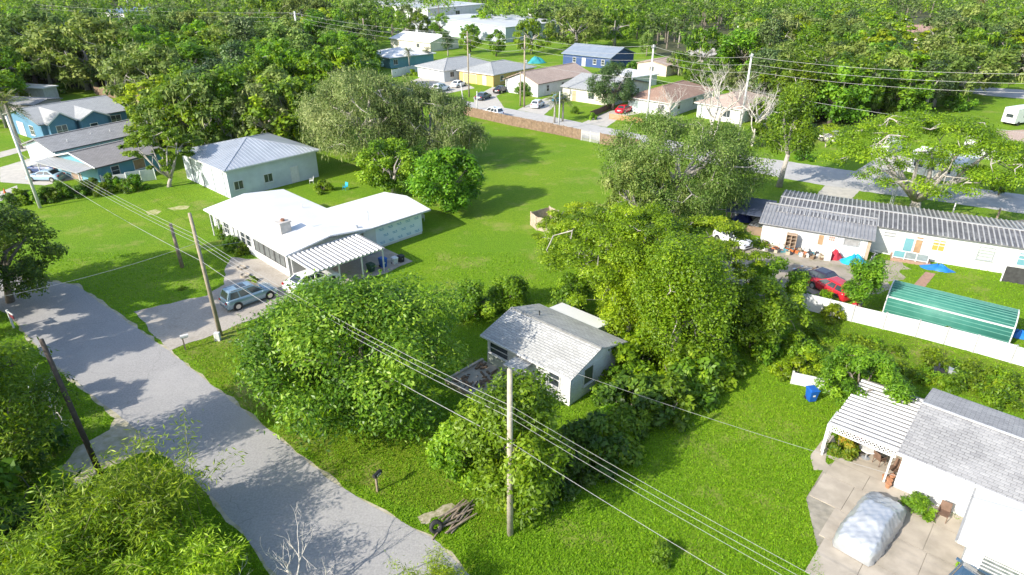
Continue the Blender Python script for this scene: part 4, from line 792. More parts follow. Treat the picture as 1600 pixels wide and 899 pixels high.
# lattice radio mast
t = thing('radio_mast', 'slim galvanised lattice mast rising behind the ribbed roof', 'mast', G(1389,332)); m = MB(); hm = 8.2; rr = .2
cs = [(rr*cos(a),rr*sin(a)) for a in (0,2.094,4.188)]
for x,y in cs: m.tube([(x,y,0),(x+.15,y,hm)],.035,5)
for k in range(20):
    z = k*hm/20
    for i in range(3): a, b = cs[i], cs[(i+1)%3]; m.tube([(a[0]+.15*z/hm,a[1],z),(b[0]+.15*(z+.4)/hm,b[1],z+.4)],.016,4)
m.build('lattice', M_steel, t)
def wire(a, b, sag, label, group, r=.02, n=18):
    a = np.array(a,float); b = np.array(b,float); pts = []
    for i in range(n+1):
        s = i/n; p = a*(1-s)+b*s; p[2] -= sag*4*s*(1-s); pts.append(p)
    tag(MB().tube(pts,r,5,cap=False).build('power_line', M_wire), label, 'power line', group)
def atz(p, z, dx=0, dy=0): return (p[0]+dx,p[1]+dy,z)
nxt = (PB[0]+23.1, PB[1]-19.9, 0)
gl = 'overhead wires along the cracked road'
for k,(z,zz) in enumerate(((8.45,8.55),(8.1,8.2),(7.75,7.8),(6.3,6.2))):
    lab = ('upper bare wire of the bundle between the wooden poles' if k < 3 else 'lower thick telephone cable strung along the road poles')
    wire(atz(PC_,z+.3,-.35,.2),atz(PA,z+.2,-.2,.1),.6,lab,gl,.012 if k < 3 else .016)
    wire(atz(PA,z+.2,-.2,.1),atz(PB,z,0,-.16),.5,lab,gl,.012 if k < 3 else .016)
    wire(atz(PB,z,0,-.16),atz(nxt,zz),.5,lab,gl,.008 if k < 3 else .011)
wire(atz(PA,7.6,-.15),( -14.4,62.0,4.3),.5,'service cable from the driveway pole to the white house mast','service drops',.011)
wire(atz(PB,7.4),(4.0,35.4,2.6),.3,'service cable from the road pole to the derelict cottage','service drops',.009)
wire((4.0,35.4,2.75),(25.5,22.5,3.2),.3,'thin cable from the cottage gable across the lawn','service drops',.009)
wire(atz(PA,8.0,-.2),(-33.0,36.5,7.6),.3,'stay cable from the driveway pole across the road','service drops',.011)
gh = 'high wires along the back street'
E1 = (66,66,0)
for dz,off in ((0,-.8),(-1.15,.0),(-2.3,.8)):
    seq = [(-150,225,13.0),(P1[0],P1[1],12.9),(P2[0],P2[1],HT(733,152,52)),(P3_[0],P3_[1],HT(819,168,57)),(P4[0],P4[1],13.7),(P5[0],P5[1],HT(1153,223,88)),(66,76,15.2)]
    for a,b in zip(seq[:-1],seq[1:]):
        wire((a[0]+off*.5,a[1]+off*.5,a[2]+dz),(b[0]+off*.5,b[1]+off*.5,b[2]+dz),.8,'bright bare high wire above the back street poles',gh,.020)
wire(atz(P2,8.5),atz(P3_,8.5),.4,'low cable between the back street poles','low back street cables',.02); wire(atz(P3_,8.5),atz(P4,8.4),.5,'low cable between the back street poles','low back street cables',.02); wire(atz(P4,8.4),atz(P5,8.3),.4,'low cable between the back street poles','low back street cables',.02)
wire(atz(P5,8.3),(70,70,8.4),.6,'low cable between the back street poles','low back street cables',.02)
# ================================================================ fences
def fence(name, label, pts, h_, mat, pw=.14, gap=.012, panel=2.4, picket=True, group=None, jag=.04, seed=1, postm=None, world=False):
    rnd = random.Random(seed); P = pts if world else [G(*q) for q in pts]; t = thing(name, label, 'fence', (P[0][0],P[0][1],0), 0, group)
    for a,b in zip(P[:-1],P[1:]):
        L = hypot(b[0]-a[0],b[1]-a[1]); n = max(1,round(L/panel)); d = ((b[0]-a[0])/L,(b[1]-a[1])/L); o = (a[0]-P[0][0],a[1]-P[0][1])
        for i in range(n):
            s0, s1 = L*i/n, L*(i+1)/n; m = MB(); dz = rnd.uniform(-jag,jag)
            if picket:
                k = int((s1-s0)/(pw+gap))
                for j in range(k):
                    s = s0+(j+.5)*(s1-s0)/k; e = rnd.uniform(-jag,jag)*.8; w_ = (s1-s0)/k-gap; off = rnd.uniform(-.012,.012); q = np.array(d)*w_/2; c = (o[0]+d[0]*s-d[1]*off,o[1]+d[1]*s+d[0]*off); nrm = np.array((-d[1],d[0]))*.012; hh = h_+dz+e
                    p = [np.array(c)-q-nrm,np.array(c)+q-nrm,np.array(c)+q+nrm,np.array(c)-q+nrm]; m.prism([tuple(z) for z in p],.03,hh)
            else: 
                q0 = (o[0]+d[0]*(s0+.005),o[1]+d[1]*(s0+.005)); q1 = (o[0]+d[0]*(s1-.005),o[1]+d[1]*(s1-.005)); zc = (h_+dz)/2+.02; m.bar((*q0,zc),(*q1,zc),.06,h_+dz-.04)
            m.build('fence_panel', mat, t)
            if picket: MB().bar((o[0]+d[0]*s0+d[1]*.03,o[1]+d[1]*s0-d[0]*.03,h_*.8),(o[0]+d[0]*s1+d[1]*.03,o[1]+d[1]*s1-d[0]*.03,h_*.8),.04,.09).build('rail', mat, t)
        for i in range(0 if a is P[0] else 1, n+1):
            s = L*i/n; c = (o[0]+d[0]*s,o[1]+d[1]*s); MB().box(c[0]-.055,c[0]+.055,c[1]-.055,c[1]+.055,-.1,h_+.08).build('post', postm or mat, t)
    return t
fence('wooden_fence', 'long brown picket fence along the back street', [(724,180),(800,197),(880,213),(907,219)], 1.75, M_brownwood)
fence('wooden_fence', 'brown picket fence between the gate and the big oak', [(937,225),(1000,237)], 1.75, M_brownwood, seed=3)
fence('gate', 'pale metal gate in the brown picket fence', [(908,219.4),(936,224.8)], 1.7, pm('gate_grey',(.55,.53,.50),(.46,.44,.42),3,.5), .05, .09, 2.0, postm=M_trim)
fence('wooden_fence', 'short weathered pale fence corner standing on the lawn', [(872,350),(858,343),(829,352),(838,360),(865,366),(893,372)], 1.55, pm('pale_fence_wood',(.48,.40,.31),(.36,.29,.22),3,.85), .13, .02, 2.0, seed=5)
fence('wooden_fence', 'dark board fence beside the red car', [(922,185),(960,168)], 1.2, pm('dark_board',(.14,.09,.07),(.10,.07,.05),3,.85), seed=6)
fence('wooden_fence', 'low tan picket fence by the red car', [(952,186),(1008,194)], 1.0, pm('tan_picket',(.48,.28,.14),(.4,.23,.11),3,.85), .12, .05, seed=7)
fence('vinyl_fence', 'white vinyl fence beside the grey hip-roofed house', [(613,122),(664,111)], 1.9, M_trim, picket=False, postm=M_trim)
fence('white_fence', 'long white panel fence in front of the green arched shed', [(1218,478),(1256,484),(1330,503),(1430,527),(1520,551),(1640,585)], 1.5, M_white, picket=False, panel=2.0, jag=.05, postm=pm('grey_post',(.40,.40,.39),(.33,.33,.32),3,.7))
fence('white_fence', 'short white fence behind the blue bin', [(1236,600),(1292,612),(1330,622)], 1.0, M_white, picket=False, panel=1.8)
fence('white_fence', 'white panel fence below the small teal-blue house', [(162,292),(200,288),(244,281)], 1.5, pm('stained_white',(.68,.72,.68),(.58,.62,.58),2,.7,stain=(.3,.34,.28),samt=.6), picket=False, panel=2.0, jag=.12)
fence('wooden_fence', 'brown board fence behind the blue gabled house', [(150,148),(232,165)], 1.7, M_brownwood, seed=8)
fence('wooden_fence', 'tan board fence beyond the teal house', [(655,48),(738,46)], 1.8, pm('tan_board_fence',(.6,.45,.25),(.5,.37,.2),1,.85), .3, .03, 4, seed=9)
# ================================================================ small things
def bin_(label, p, mat, h_=1.05, rz=0, name='wheelie_bin', s=1.0):
    t = thing(name, label, 'bin', p, rz, sc=(s,s,s)); m = MB(); a, b = .24, .30
    m.add([(-a,-a,.08),(a,-a,.08),(a,a,.08),(-a,a,.08),(-b,-b*1.1,h_-.1),(b,-b*1.1,h_-.1),(b,b*1.1,h_-.1),(-b,b*1.1,h_-.1)],[(3,2,1,0),(4,5,6,7),(0,1,5,4),(1,2,6,5),(2,3,7,6),(3,0,4,7)]); m.build('body', mat, t)
    l = MB(); l.add([(-.33,-.38,h_-.1),(.33,-.38,h_-.1),(.33,.38,h_-.1),(-.33,.38,h_-.1),(-.28,-.3,h_),(.28,-.3,h_),(.28,.3,h_),(-.28,.3,h_)],[(3,2,1,0),(4,5,6,7),(0,1,5,4),(1,2,6,5),(2,3,7,6),(3,0,4,7)]); l.build('lid', mat, t)
    for q in (-.22,.22): MB().tube([(q-.03,.26,.13),(q+.03,.26,.13)],.13,12).build('wheel', M_rubber, t)
    MB().bar((-.25,.40,h_-.12),(.25,.40,h_-.12),.04,.04).build('handle', mat, t); MB().box(-.09,.09,-.297,-.275,.5,.66).build('label', M_trim, t)
    return t
bin_('blue wheelie bin at the end of the short white fence', G(1266,626), M_blueplastic, rz=10)
bin_('blue wheelie bin at the carport edge', G(599,418), M_blueplastic, rz=46)
bin_('dark green bin under the carport', G(580,425), pm('dark_green_plastic',(.02,.07,.04),(.015,.055,.03),3,.5), .9, 46)
bin_('black bin at the slab edge', G(627,410), M_black, .9, 46, s=.85); bin_('white bin between the blue and black bins', G(617,413), M_trim, .9, 46, s=.85)
bin_('blue recycling tub at the back of the carport', G(577,398), M_blueplastic, .8, 46)
def mailbox(label, p, rz, boxm, postm, digits=True):
    t = thing('mailbox', label, 'mailbox', p, rz); MB().box(-.05,.05,-.05,.05,-.1,1.05).build('post', postm, t); MB().box(-.12,.35,-.1,.1,1.05,1.09).build('shelf', postm, t)
    n = 10; sec = [(-.11,1.09),(.11,1.09)]+[(.11*cos(pi*k/n),1.22+.11*sin(pi*k/n)) for k in range(n+1)]
    v = [(-.15,a,b) for a,b in sec]+[(.42,a,b) for a,b in sec]; k = len(sec); m = MB(); m.add(v,[(i,(i+1)%k,(i+1)%k+k,i+k) for i in range(k)]+[tuple(range(k-1,-1,-1)),tuple(range(k,2*k))]); m.build('box', boxm, t)
    MB().box(.05,.3,.111,.125,1.2,1.24).build('flag', pm('flag_red',(.5,.03,.03),(.4,.02,.02),3,.5), t)
    if digits:
        d = MB()
        for q in range(3): d.box(-.02+q*.12,.05+q*.12,-.118,-.111,1.14,1.24)
        d.build('number', M_trim, t)
    return t
mailbox('black mailbox on a wooden post at the road edge', G(590,768), 60, M_black, M_wood)
mailbox('white mailbox at the driveway mouth', G(290,547), 30, M_trim, M_wood, False)
tag(MB().box(-.2,.2,-.15,.15,-.05,.7).build('meter_box', M_trim), 'small white utility box at the foot of the driveway pole', 'utility box').location = G(341,532)
t = thing('real_estate_sign', 'dark red sign board hanging from a white yard post', 'sign', G(22,513), -35); MB().box(-.06,.06,-.06,.06,-.1,1.7).build('post', M_trim, t); MB().box(-.3,1.0,-.04,.04,1.5,1.58).build('arm', M_trim, t); MB().box(.2,.95,-.02,.02,1.12,1.46).build('board', pm('sign_maroon',(.16,.015,.04),(.13,.012,.03),3,.5), t)
for x in (.28,.87): MB().tube([(x,0,1.45),(x,0,1.51)],.012,5).build('chain', M_steel, t)
# tyre and logs
t = thing('tyre', 'old black tyre leaning by the log pile', 'tyre', (*G(682,830)[:2],0.02), 30)
n, k = 20, 8; v = []
for i in range(n):
    for j in range(k): a, b = 2*pi*i/n, 2*pi*j/k; r_ = .30+.12*cos(b); v.append((r_*cos(a)*.92, .12*sin(b)+r_*sin(a)*.38, .30+r_*sin(a)*.75))
MB().add(v,[(i*k+j,((i+1)%n)*k+j,((i+1)%n)*k+(j+1)%k,i*k+(j+1)%k) for i in range(n) for j in range(k)]).build('casing', M_rubber, t, True)
rnd = random.Random(2); c = G(708,812)
for i in range(16):
    a = R(40+rnd.uniform(-26,26)); L = rnd.uniform(.9,2.1); x, y, z = c[0]+rnd.uniform(-.6,1.0), c[1]+rnd.uniform(-.6,.6), .06+(i//6)*.10
    tag(MB().tube([(x-cos(a)*L/2,y-sin(a)*L/2,z),(x,y,z+.03),(x+cos(a)*L/2,y+sin(a)*L/2,z)],[.045,.06,.035],7).build('log', M_bark if i%2 else M_wood), 'cut brown log in the pile beside the tyre', 'log', 'log pile by the road')
def chair(label, p, rz, mat, h_=.95):
    t = thing('patio_chair', label, 'chair', p, rz); MB().box(-.25,.25,-.25,.25,.40,.44).build('seat', mat, t)
    MB().bar((-.25,0,.44),(-.36,0,h_),.5,.03).build('backrest', mat, t)
    for x in (-.23,.23):
        for y in (-.23,.23): MB().tube([(x,y,.0),(x,y,.41)],.02,5).build('leg', mat, t)
    for y in (-.26,.26): MB().bar((-.28,y,.64),(.25,y,.62),.04,.03).build('armrest', mat, t)
    return t
M_br = pm('brown_mesh_chair',(.16,.10,.07),(.12,.075,.05),4,.7)
for q,rz_,lab in ((( 1393,742),200,'brown mesh chair at the patio edge next to the wall'),((1372,726),20,'brown mesh chair beside the patio table'),((1470,812),230,'brown mesh chair against the white wall by the fern')): p = G(*q); chair(lab,(p[0],p[1],.055),rz_,M_br)
p = G(1352,716); t = thing('patio_table', 'white round patio table under the canopy', 'table', (p[0],p[1],.03)); MB().lathe([(.5,.70),(.52,.72),(.5,.74)],(0,0,0),18).build('top', M_trim, t); MB().lathe([(.25,0),(.05,.06),(.05,.70)],(0,0,0),10).build('pedestal', M_steel, t)
chair('white plastic chair against the wrapped wall', G(660,345), 90, M_trim); chair('white garden chair beside the workshop door', G(487,287), 200, M_trim); chair('turquoise garden chair under the grey-green oak', G(540,297), 240, pm('turquoise',(.02,.32,.45),(.015,.27,.38),3,.5))
# flower pots
for i,q in enumerate(((1388,757),(1381,751),(1392,750),(1386,763))):
    p = G(*q); t = thing('flower_pot', 'small terracotta pot in the cluster by the patio corner', 'pot', (p[0],p[1],.055), 0, 'pots at the patio corner'); MB().lathe([(.10,0),(.15,.26),(.17,.26),(.17,.31),(.13,.31)],(0,0,0),10).build('pot', pm('terracotta2',(.45,.22,.11),(.36,.17,.09),4,.8), t)
p = G(1340,700); t = thing('barbecue', 'dark covered barbecue in the canopy shade', 'barbecue', (p[0],p[1],.03), 48); MB().box(-.6,.6,-.3,.3,0,.85).build('cart', M_black, t); MB().tube([(-.45,0,.88),(.45,0,.88)],.27,12).build('hood', pm('maroon_cover',(.12,.015,.03),(.09,.01,.02),3,.6), t)
# junk along the annexe wall
def onT(t_, x, y, z=0): a = R(-27); o = G(1355,408); return (o[0]+x*cos(a)-y*sin(a), o[1]+x*sin(a)+y*cos(a), z)
t = thing('cabinet', 'open brown wooden cabinet against the annexe wall', 'cabinet', onT(0,-7.2,-.75), -27); m = MB()
for a in ((-.5,-.44,-.3,.3,0,1.75),(.44,.5,-.3,.3,0,1.75),(-.44,.44,.26,.3,0,1.75),(-.5,.5,-.3,.3,1.75,1.82),(-.44,.44,-.28,.26,0.02,.08),(-.03,.03,-.28,.26,.08,1.75)): m.box(*a)
m.build('frame', pm('pale_brown_wood',(.42,.31,.22),(.34,.25,.17),3,.8), t)
for z in (.5,.95,1.35): MB().box(-.44,.44,-.27,.26,z,z+.03).build('shelf', M_wood, t)
def heap(name, label, cat, pos, mat, rx, ry, hz, seed=1, rz=0):
    """draped heap: lumpy cloth or tarp mound"""
    rnd = random.Random(seed); ph = [rnd.uniform(0,6.28) for _ in range(6)]; n, k = 26, 9; v = [(0,0,hz)]
    for j in range(1,k+1):
        q = j/k
        for i in range(n):
            a = 2*pi*i/n; e = 1+.16*sin(2*a+ph[0])+.10*sin(5*a+ph[1])+.05*sin(9*a+ph[2]); z = hz*(1-q**1.7)*(1+.22*sin(3*a+ph[3]+q*4)+.12*sin(7*a+ph[4]+q*7))
            v.append((rx*q*e*cos(a),ry*q*e*sin(a),max(z,.012) if j < k else .012))
    f = [(0,1+i,1+(i+1)%n) for i in range(n)]+[(1+(j-1)*n+i,1+j*n+i,1+j*n+(i+1)%n,1+(j-1)*n+(i+1)%n) for j in range(1,k) for i in range(n)]
    o = MB().add(v,f).build(name, mat, None, True); o.location = pos; o.rotation_euler = (0,0,R(rz)); return tag(o, label, cat)
M_tarp = pm('cyan_tarp',(.015,.34,.55),(.012,.27,.46),2,.4,bump=.5,bscale=6); M_tarpb = pm('blue_tarp',(.015,.16,.50),(.012,.12,.40),2,.4,bump=.5,bscale=6)
heap('tarp_heap','bright cyan tarp heaped at the annexe corner','tarp',onT(0,-1.2,-1.0),M_tarp,1.3,.75,.75,2,-20)
heap('cloth_heap','red cloth bundle beside the cyan tarp','cloth',onT(0,-2.9,-.9),pm('red_cloth',(.45,.03,.05),(.35,.02,.04),3,.8),.65,.5,.85,3)
heap('tarp_heap','blue tarp bundle below the amber window','tarp',onT(0,6.0,.9),M_tarpb,1.3,.6,.5,4,-27)
heap('tarp_heap','blue tarp lying beside the green arched shed end','tarp',G(1590,525),M_tarpb,.9,.5,.5,5,-30)
heap('cloth_heap','red sheets draped near the red car','cloth',(29.0,48.3,0),pm('red_sheet',(.5,.02,.03),(.42,.015,.025),3,.6),1.0,.7,.9,6)
heap('cloth_heap','dark blue heap inside the lean-to shed','cloth',G(1160,345),pm('navy_cloth',(.02,.04,.20),(.015,.03,.15),3,.8),1.0,.8,1.0,7)
heap('cloth_heap','pale grey bags in the lean-to shed','bags',G(1185,352),pm('grey_bag',(.4,.42,.46),(.33,.35,.38),3,.6),.9,.7,.8,8)
p = onT(0,-3.6,-1.5); t = thing('white_appliance','small white appliance standing by the red bundle','appliance',p,-20); MB().box(-.3,.3,-.3,.3,0,.85).build('body', M_trim, t); MB().box(-.27,.27,-.32,-.302,.1,.75).build('door', M_white, t)
rnd = random.Random(11); cols = [((.5,.14,.04),'orange'),((.6,.6,.58),'white'),((.08,.25,.30),'teal'),((.20,.13,.08),'brown'),((.06,.06,.07),'black'),((.45,.40,.30),'tan')]
for i in range(44):
    c_, nm = cols[i%6]; x = rnd.uniform(-9.9,-3.2); y = rnd.uniform(-1.9,-.5); s = rnd.uniform(.15,.34); p = onT(0,x,y)
    t = thing('storage_crate', '%s crate in the clutter along the annexe wall' % nm, 'crate', p, rnd.uniform(0,90), 'clutter along the annexe wall'); mt = pm('crate_'+nm,c_,None,4,.6)
    m = MB(); e = .02; m.box(-s,s,-s*.7,s*.7,0,e); m.box(-s,s,-s*.7,-s*.7+e,e,s*1.3); m.box(-s,s,s*.7-e,s*.7,e,s*1.3); m.box(-s,-s+e,-s*.7+e,s*.7-e,e,s*1.3); m.box(s-e,s,-s*.7+e,s*.7-e,e,s*1.3); m.build('tub', mt, t)
    MB().box(-s*.8,s*.8,-s*.5,s*.5,e,s*rnd.uniform(.7,1.4)).build('contents', pm('crate_'+cols[(i*5+2)%6][1],cols[(i*5+2)%6][0],None,4,.6), t)
def bike(label, p, rz, c_):
    t = thing('bicycle', label, 'bicycle', p, rz, 'bicycles by the annexe'); mt = pm('bike_'+str(c_),c_,None,4,.4)
    for x in (-.5,.5):
        m = MB(); m.tube([(x+.33*cos(a),0,.34+.33*sin(a)) for a in np.linspace(0,2*pi,17)],.022,5,cap=False); w_ = m.build('wheel', M_rubber, t); sp = MB()
        for a in np.linspace(0,pi,5)[:-1]: sp.tube([(x-.32*cos(a),0,.34-.32*sin(a)),(x+.32*cos(a),0,.34+.32*sin(a))],.005,3)
        sp.build('spokes', M_steel, w_)
    m = MB()
    for a,b in (((-.5,.34),(-.1,.32)),((-.1,.32),(-.2,.85)),((-.2,.8),(.36,.82)),((-.1,.32),(.36,.76)),((-.5,.34),(-.2,.8)),((.5,.34),(.34,.95))): m.tube([(a[0],0,a[1]),(b[0],0,b[1])],.02,5)
    m.build('frame', mt, t); MB().box(-.32,-.1,-.06,.06,.86,.91).build('saddle', M_black, t); MB().tube([(.34,-.28,.98),(.34,.28,.98)],.018,5).build('handlebar', M_steel, t)
bike('silver bicycle leaning at the annexe end',onT(0,.35,-.4),40,(.5,.5,.52)); bike('dark bicycle leaning at the annexe end',onT(0,.5,.3),50,(.08,.08,.09)); bike('grey bicycle lying in the dirt yard clutter',onT(0,-10.6,-1.6),15,(.45,.44,.42))
# ride-on mower in the weeds
p = G(1475,590); t = thing('lawn_mower', 'grey and black ride-on mower standing in the weeds', 'mower', p, -30); MB().box(-.75,.1,-.38,.38,.3,.5).build('deck', M_black, t)
m = MB(); m.add([(.1,-.3,.3),(.8,-.28,.3),(.8,.28,.3),(.1,.3,.3),(.1,-.26,.85),(.72,-.22,.72),(.72,.22,.72),(.1,.26,.85)],[(3,2,1,0),(4,5,6,7),(0,1,5,4),(1,2,6,5),(2,3,7,6),(3,0,4,7)]); m.build('bonnet', pm('mower_grey',(.30,.32,.32),(.24,.26,.26),3,.4), t)
MB().box(-.5,-.1,-.22,.22,.5,.6).build('seat', M_black, t); MB().box(-.55,-.47,-.22,.22,.55,.95).build('seat_back', M_black, t)
MB().tube([(.05,0,.8),(-.05,0,1.0)],.02,5).build('steering_column', M_black, t)
for x,r_ in ((-.5,.25),(.55,.18)):
    for s in (-1,1): wq = MB().tube([(x,s*.34,r_),(x,s*.5,r_)],r_,14).build('wheel', M_rubber, t); MB().tube([(x,s*.49,r_),(x,s*.51,r_)],r_*.5,10).build('rim', M_trim, wq)
# basketball backboard that throws the small square shadow on the road
p = (-29.9,33.0,0); t = thing('basketball_hoop', 'basketball backboard on a post among the roadside leaves', 'hoop', p, 36); MB().tube([(0,0,0),(0,0,3.0)],.05,8).build('post', M_black, t); MB().box(.08,.12,-.55,.55,2.5,3.2).build('backboard', M_trim, t); MB().tube([(.35+.22*cos(a),.22*sin(a),2.62) for a in np.linspace(0,2*pi,15)],.012,5,cap=False).build('rim', pm('rim_orange',(.5,.12,.02),None,3,.5), t)
# cones, tarps, boats
for q in ((8,302),): p = G(*q); t = thing('traffic_cone','orange traffic cone on the pale road sliver','cone',p); MB().lathe([(.16,.03),(.03,.62)],(0,0,0),10).build('cone', pm('cone_orange',(.6,.12,.02),(.5,.1,.02),3,.6), t); MB().box(-.2,.2,-.2,.2,0,.03).build('base', M_black, t)
heap('boat_cover','turquoise covered boat behind the pink-roofed house','boat',G(838,99),pm('turquoise_cover',(.04,.30,.33),(.03,.25,.28),1,.5),2.6,1.1,1.5,9,20)
# patio hedge bits: planters by the white house
for q in ((383,432),(377,420)): p = G(*q); t = thing('planter','stone-edged planter at the white house entrance','planter',p,46,'planters at the entrance'); MB().lathe([(.42,0),(.45,.22),(.36,.22),(.34,.12)],(0,0,0),12).build('rim', M_conc, t)
# ================================================================ vegetation
def unit(v): return v/np.maximum(np.linalg.norm(v,axis=-1,keepdims=True),1e-9)
def leaf_mesh(name, C, N, T, size, tint, mat, aspect=.5, fold=.12):
    aspect = np.broadcast_to(np.asarray(aspect,float),(len(C),)).reshape(-1,1)
    """one folded rhombus leaf per row of C; N normal, T axis, size length"""
    n = len(C); N = unit(N); T = unit(T-N*np.sum(T*N,1,keepdims=True)); B = np.cross(N,T); s = size.reshape(-1,1)
    v = np.stack([C-T*s*.5, C+B*s*aspect*.5-N*s*fold, C+T*s*.5, C-B*s*aspect*.5-N*s*fold],1).reshape(-1,3)
    me = bpy.data.meshes.new(name); me.vertices.add(4*n); me.vertices.foreach_set('co', v.ravel().astype(np.float32))
    me.loops.add(4*n); me.loops.foreach_set('vertex_index', np.arange(4*n,dtype=np.int32)); me.polygons.add(n); me.polygons.foreach_set('loop_start', np.arange(0,4*n,4,dtype=np.int32))
    a = me.attributes.new('tint','FLOAT','POINT'); a.data.foreach_set('value', np.repeat(np.clip(tint,0,1),4).astype(np.float32))
    me.materials.append(mat); me.update(calc_edges=True); return me
def fill_clumps(rng, cl, n, up=.55, shell=.55, jit=.75):
    """n leaves spread through ellipsoidal clumps (cx,cy,cz,rx,rz)"""
    cl = np.asarray(cl); wgt = cl[:,3]**2; k = rng.choice(len(cl), n, p=wgt/wgt.sum()); d = unit(rng.normal(size=(n,3))+np.array((0,0,.25)))
    r = shell+(1-shell)*rng.random(n)**.6; r *= 1+.18*rng.normal(size=n)
    C = cl[k,:3]+d*r[:,None]*np.stack([cl[k,3],cl[k,3],cl[k,4]],1)
    N = d*.6+np.array((0,0,up))+rng.normal(size=(n,3))*jit*.5; T = d*.7+rng.normal(size=(n,3))*.8+np.array((0,0,-.25))
    ct = rng.normal(size=len(cl))*.16
    return C, N, T, k, ct
def branches(m, pts_from, cl, rng, r0, n=5, frac=1.0):
    for c in cl:
        if rng.random() > frac: continue
        a = np.array(pts_from[rng.integers(len(pts_from))],float); b = np.array(c[:3],float); d = b-a; L = np.linalg.norm(d)
        mid_ = a+d*.5+rng.normal(size=3)*L*.10+np.array((0,0,-L*.05)); m.tube([a,mid_,b],[r0,r0*.6,r0*.22],n)
def crown_clumps(kind, Rr, H, rng, n, zlo=.35):
    cl = []
    for i in range(n):
        th = rng.random()*2*pi
        if kind == 'umbrella':
            q = math.sqrt(rng.random()); z = H*(.62+.32*(1-q**2)*rng.uniform(.7,1.1)) if rng.random() < .8 else H*rng.uniform(.38,.6); rad = Rr*q*rng.uniform(.85,1.05); s = Rr*rng.uniform(.09,.17); cl.append((rad*cos(th),rad*sin(th),z,s,s*.42))
        elif kind == 'oak':
            ph = rng.uniform(-.8,1); q = math.sqrt(max(0,1-min(1,abs(ph))**2.4)); rad = Rr*q*rng.uniform(.5,.98)*(1+.16*sin(3*th+n)); z = H*.50+H*.44*ph*rng.uniform(.75,1); s = Rr*rng.uniform(.10,.20); cl.append((rad*cos(th),rad*sin(th),z,s,s*.75))
        elif kind == 'tall':
            z = H*rng.uniform(zlo,.97); q = 1-abs(z/H-.55)*1.3; rad = Rr*max(q,.12)*rng.uniform(.3,.95); s = Rr*rng.uniform(.22,.36); cl.append((rad*cos(th),rad*sin(th),z,s,s*1.0))
        elif kind == 'bush':
            ph = rng.uniform(0,1); q = math.sqrt(1-ph**2); rad = Rr*q*rng.uniform(.3,.9); s = Rr*rng.uniform(.2,.34); cl.append((rad*cos(th),rad*sin(th),max(H*ph*.8,s*.6),s,s*.85))
        elif kind == 'weep':
            z = H*rng.uniform(.3,.95); rad = Rr*rng.uniform(.3,.95)*(1.1-.6*z/H); s = Rr*rng.uniform(.16,.26); cl.append((rad*cos(th),rad*sin(th),z,s,s*1.7))
        else:
            ph = rng.uniform(-.85,1); q = math.sqrt(1-abs(ph)**2.3); rad = Rr*q*rng.uniform(.55,.95)*(1+.12*sin(2*th+n)+.08*sin(5*th)); z = H*.52+H*.42*ph*rng.uniform(.8,1); s = Rr*rng.uniform(.15,.28); cl.append((rad*cos(th),rad*sin(th),z,s,s*.85))
    return cl
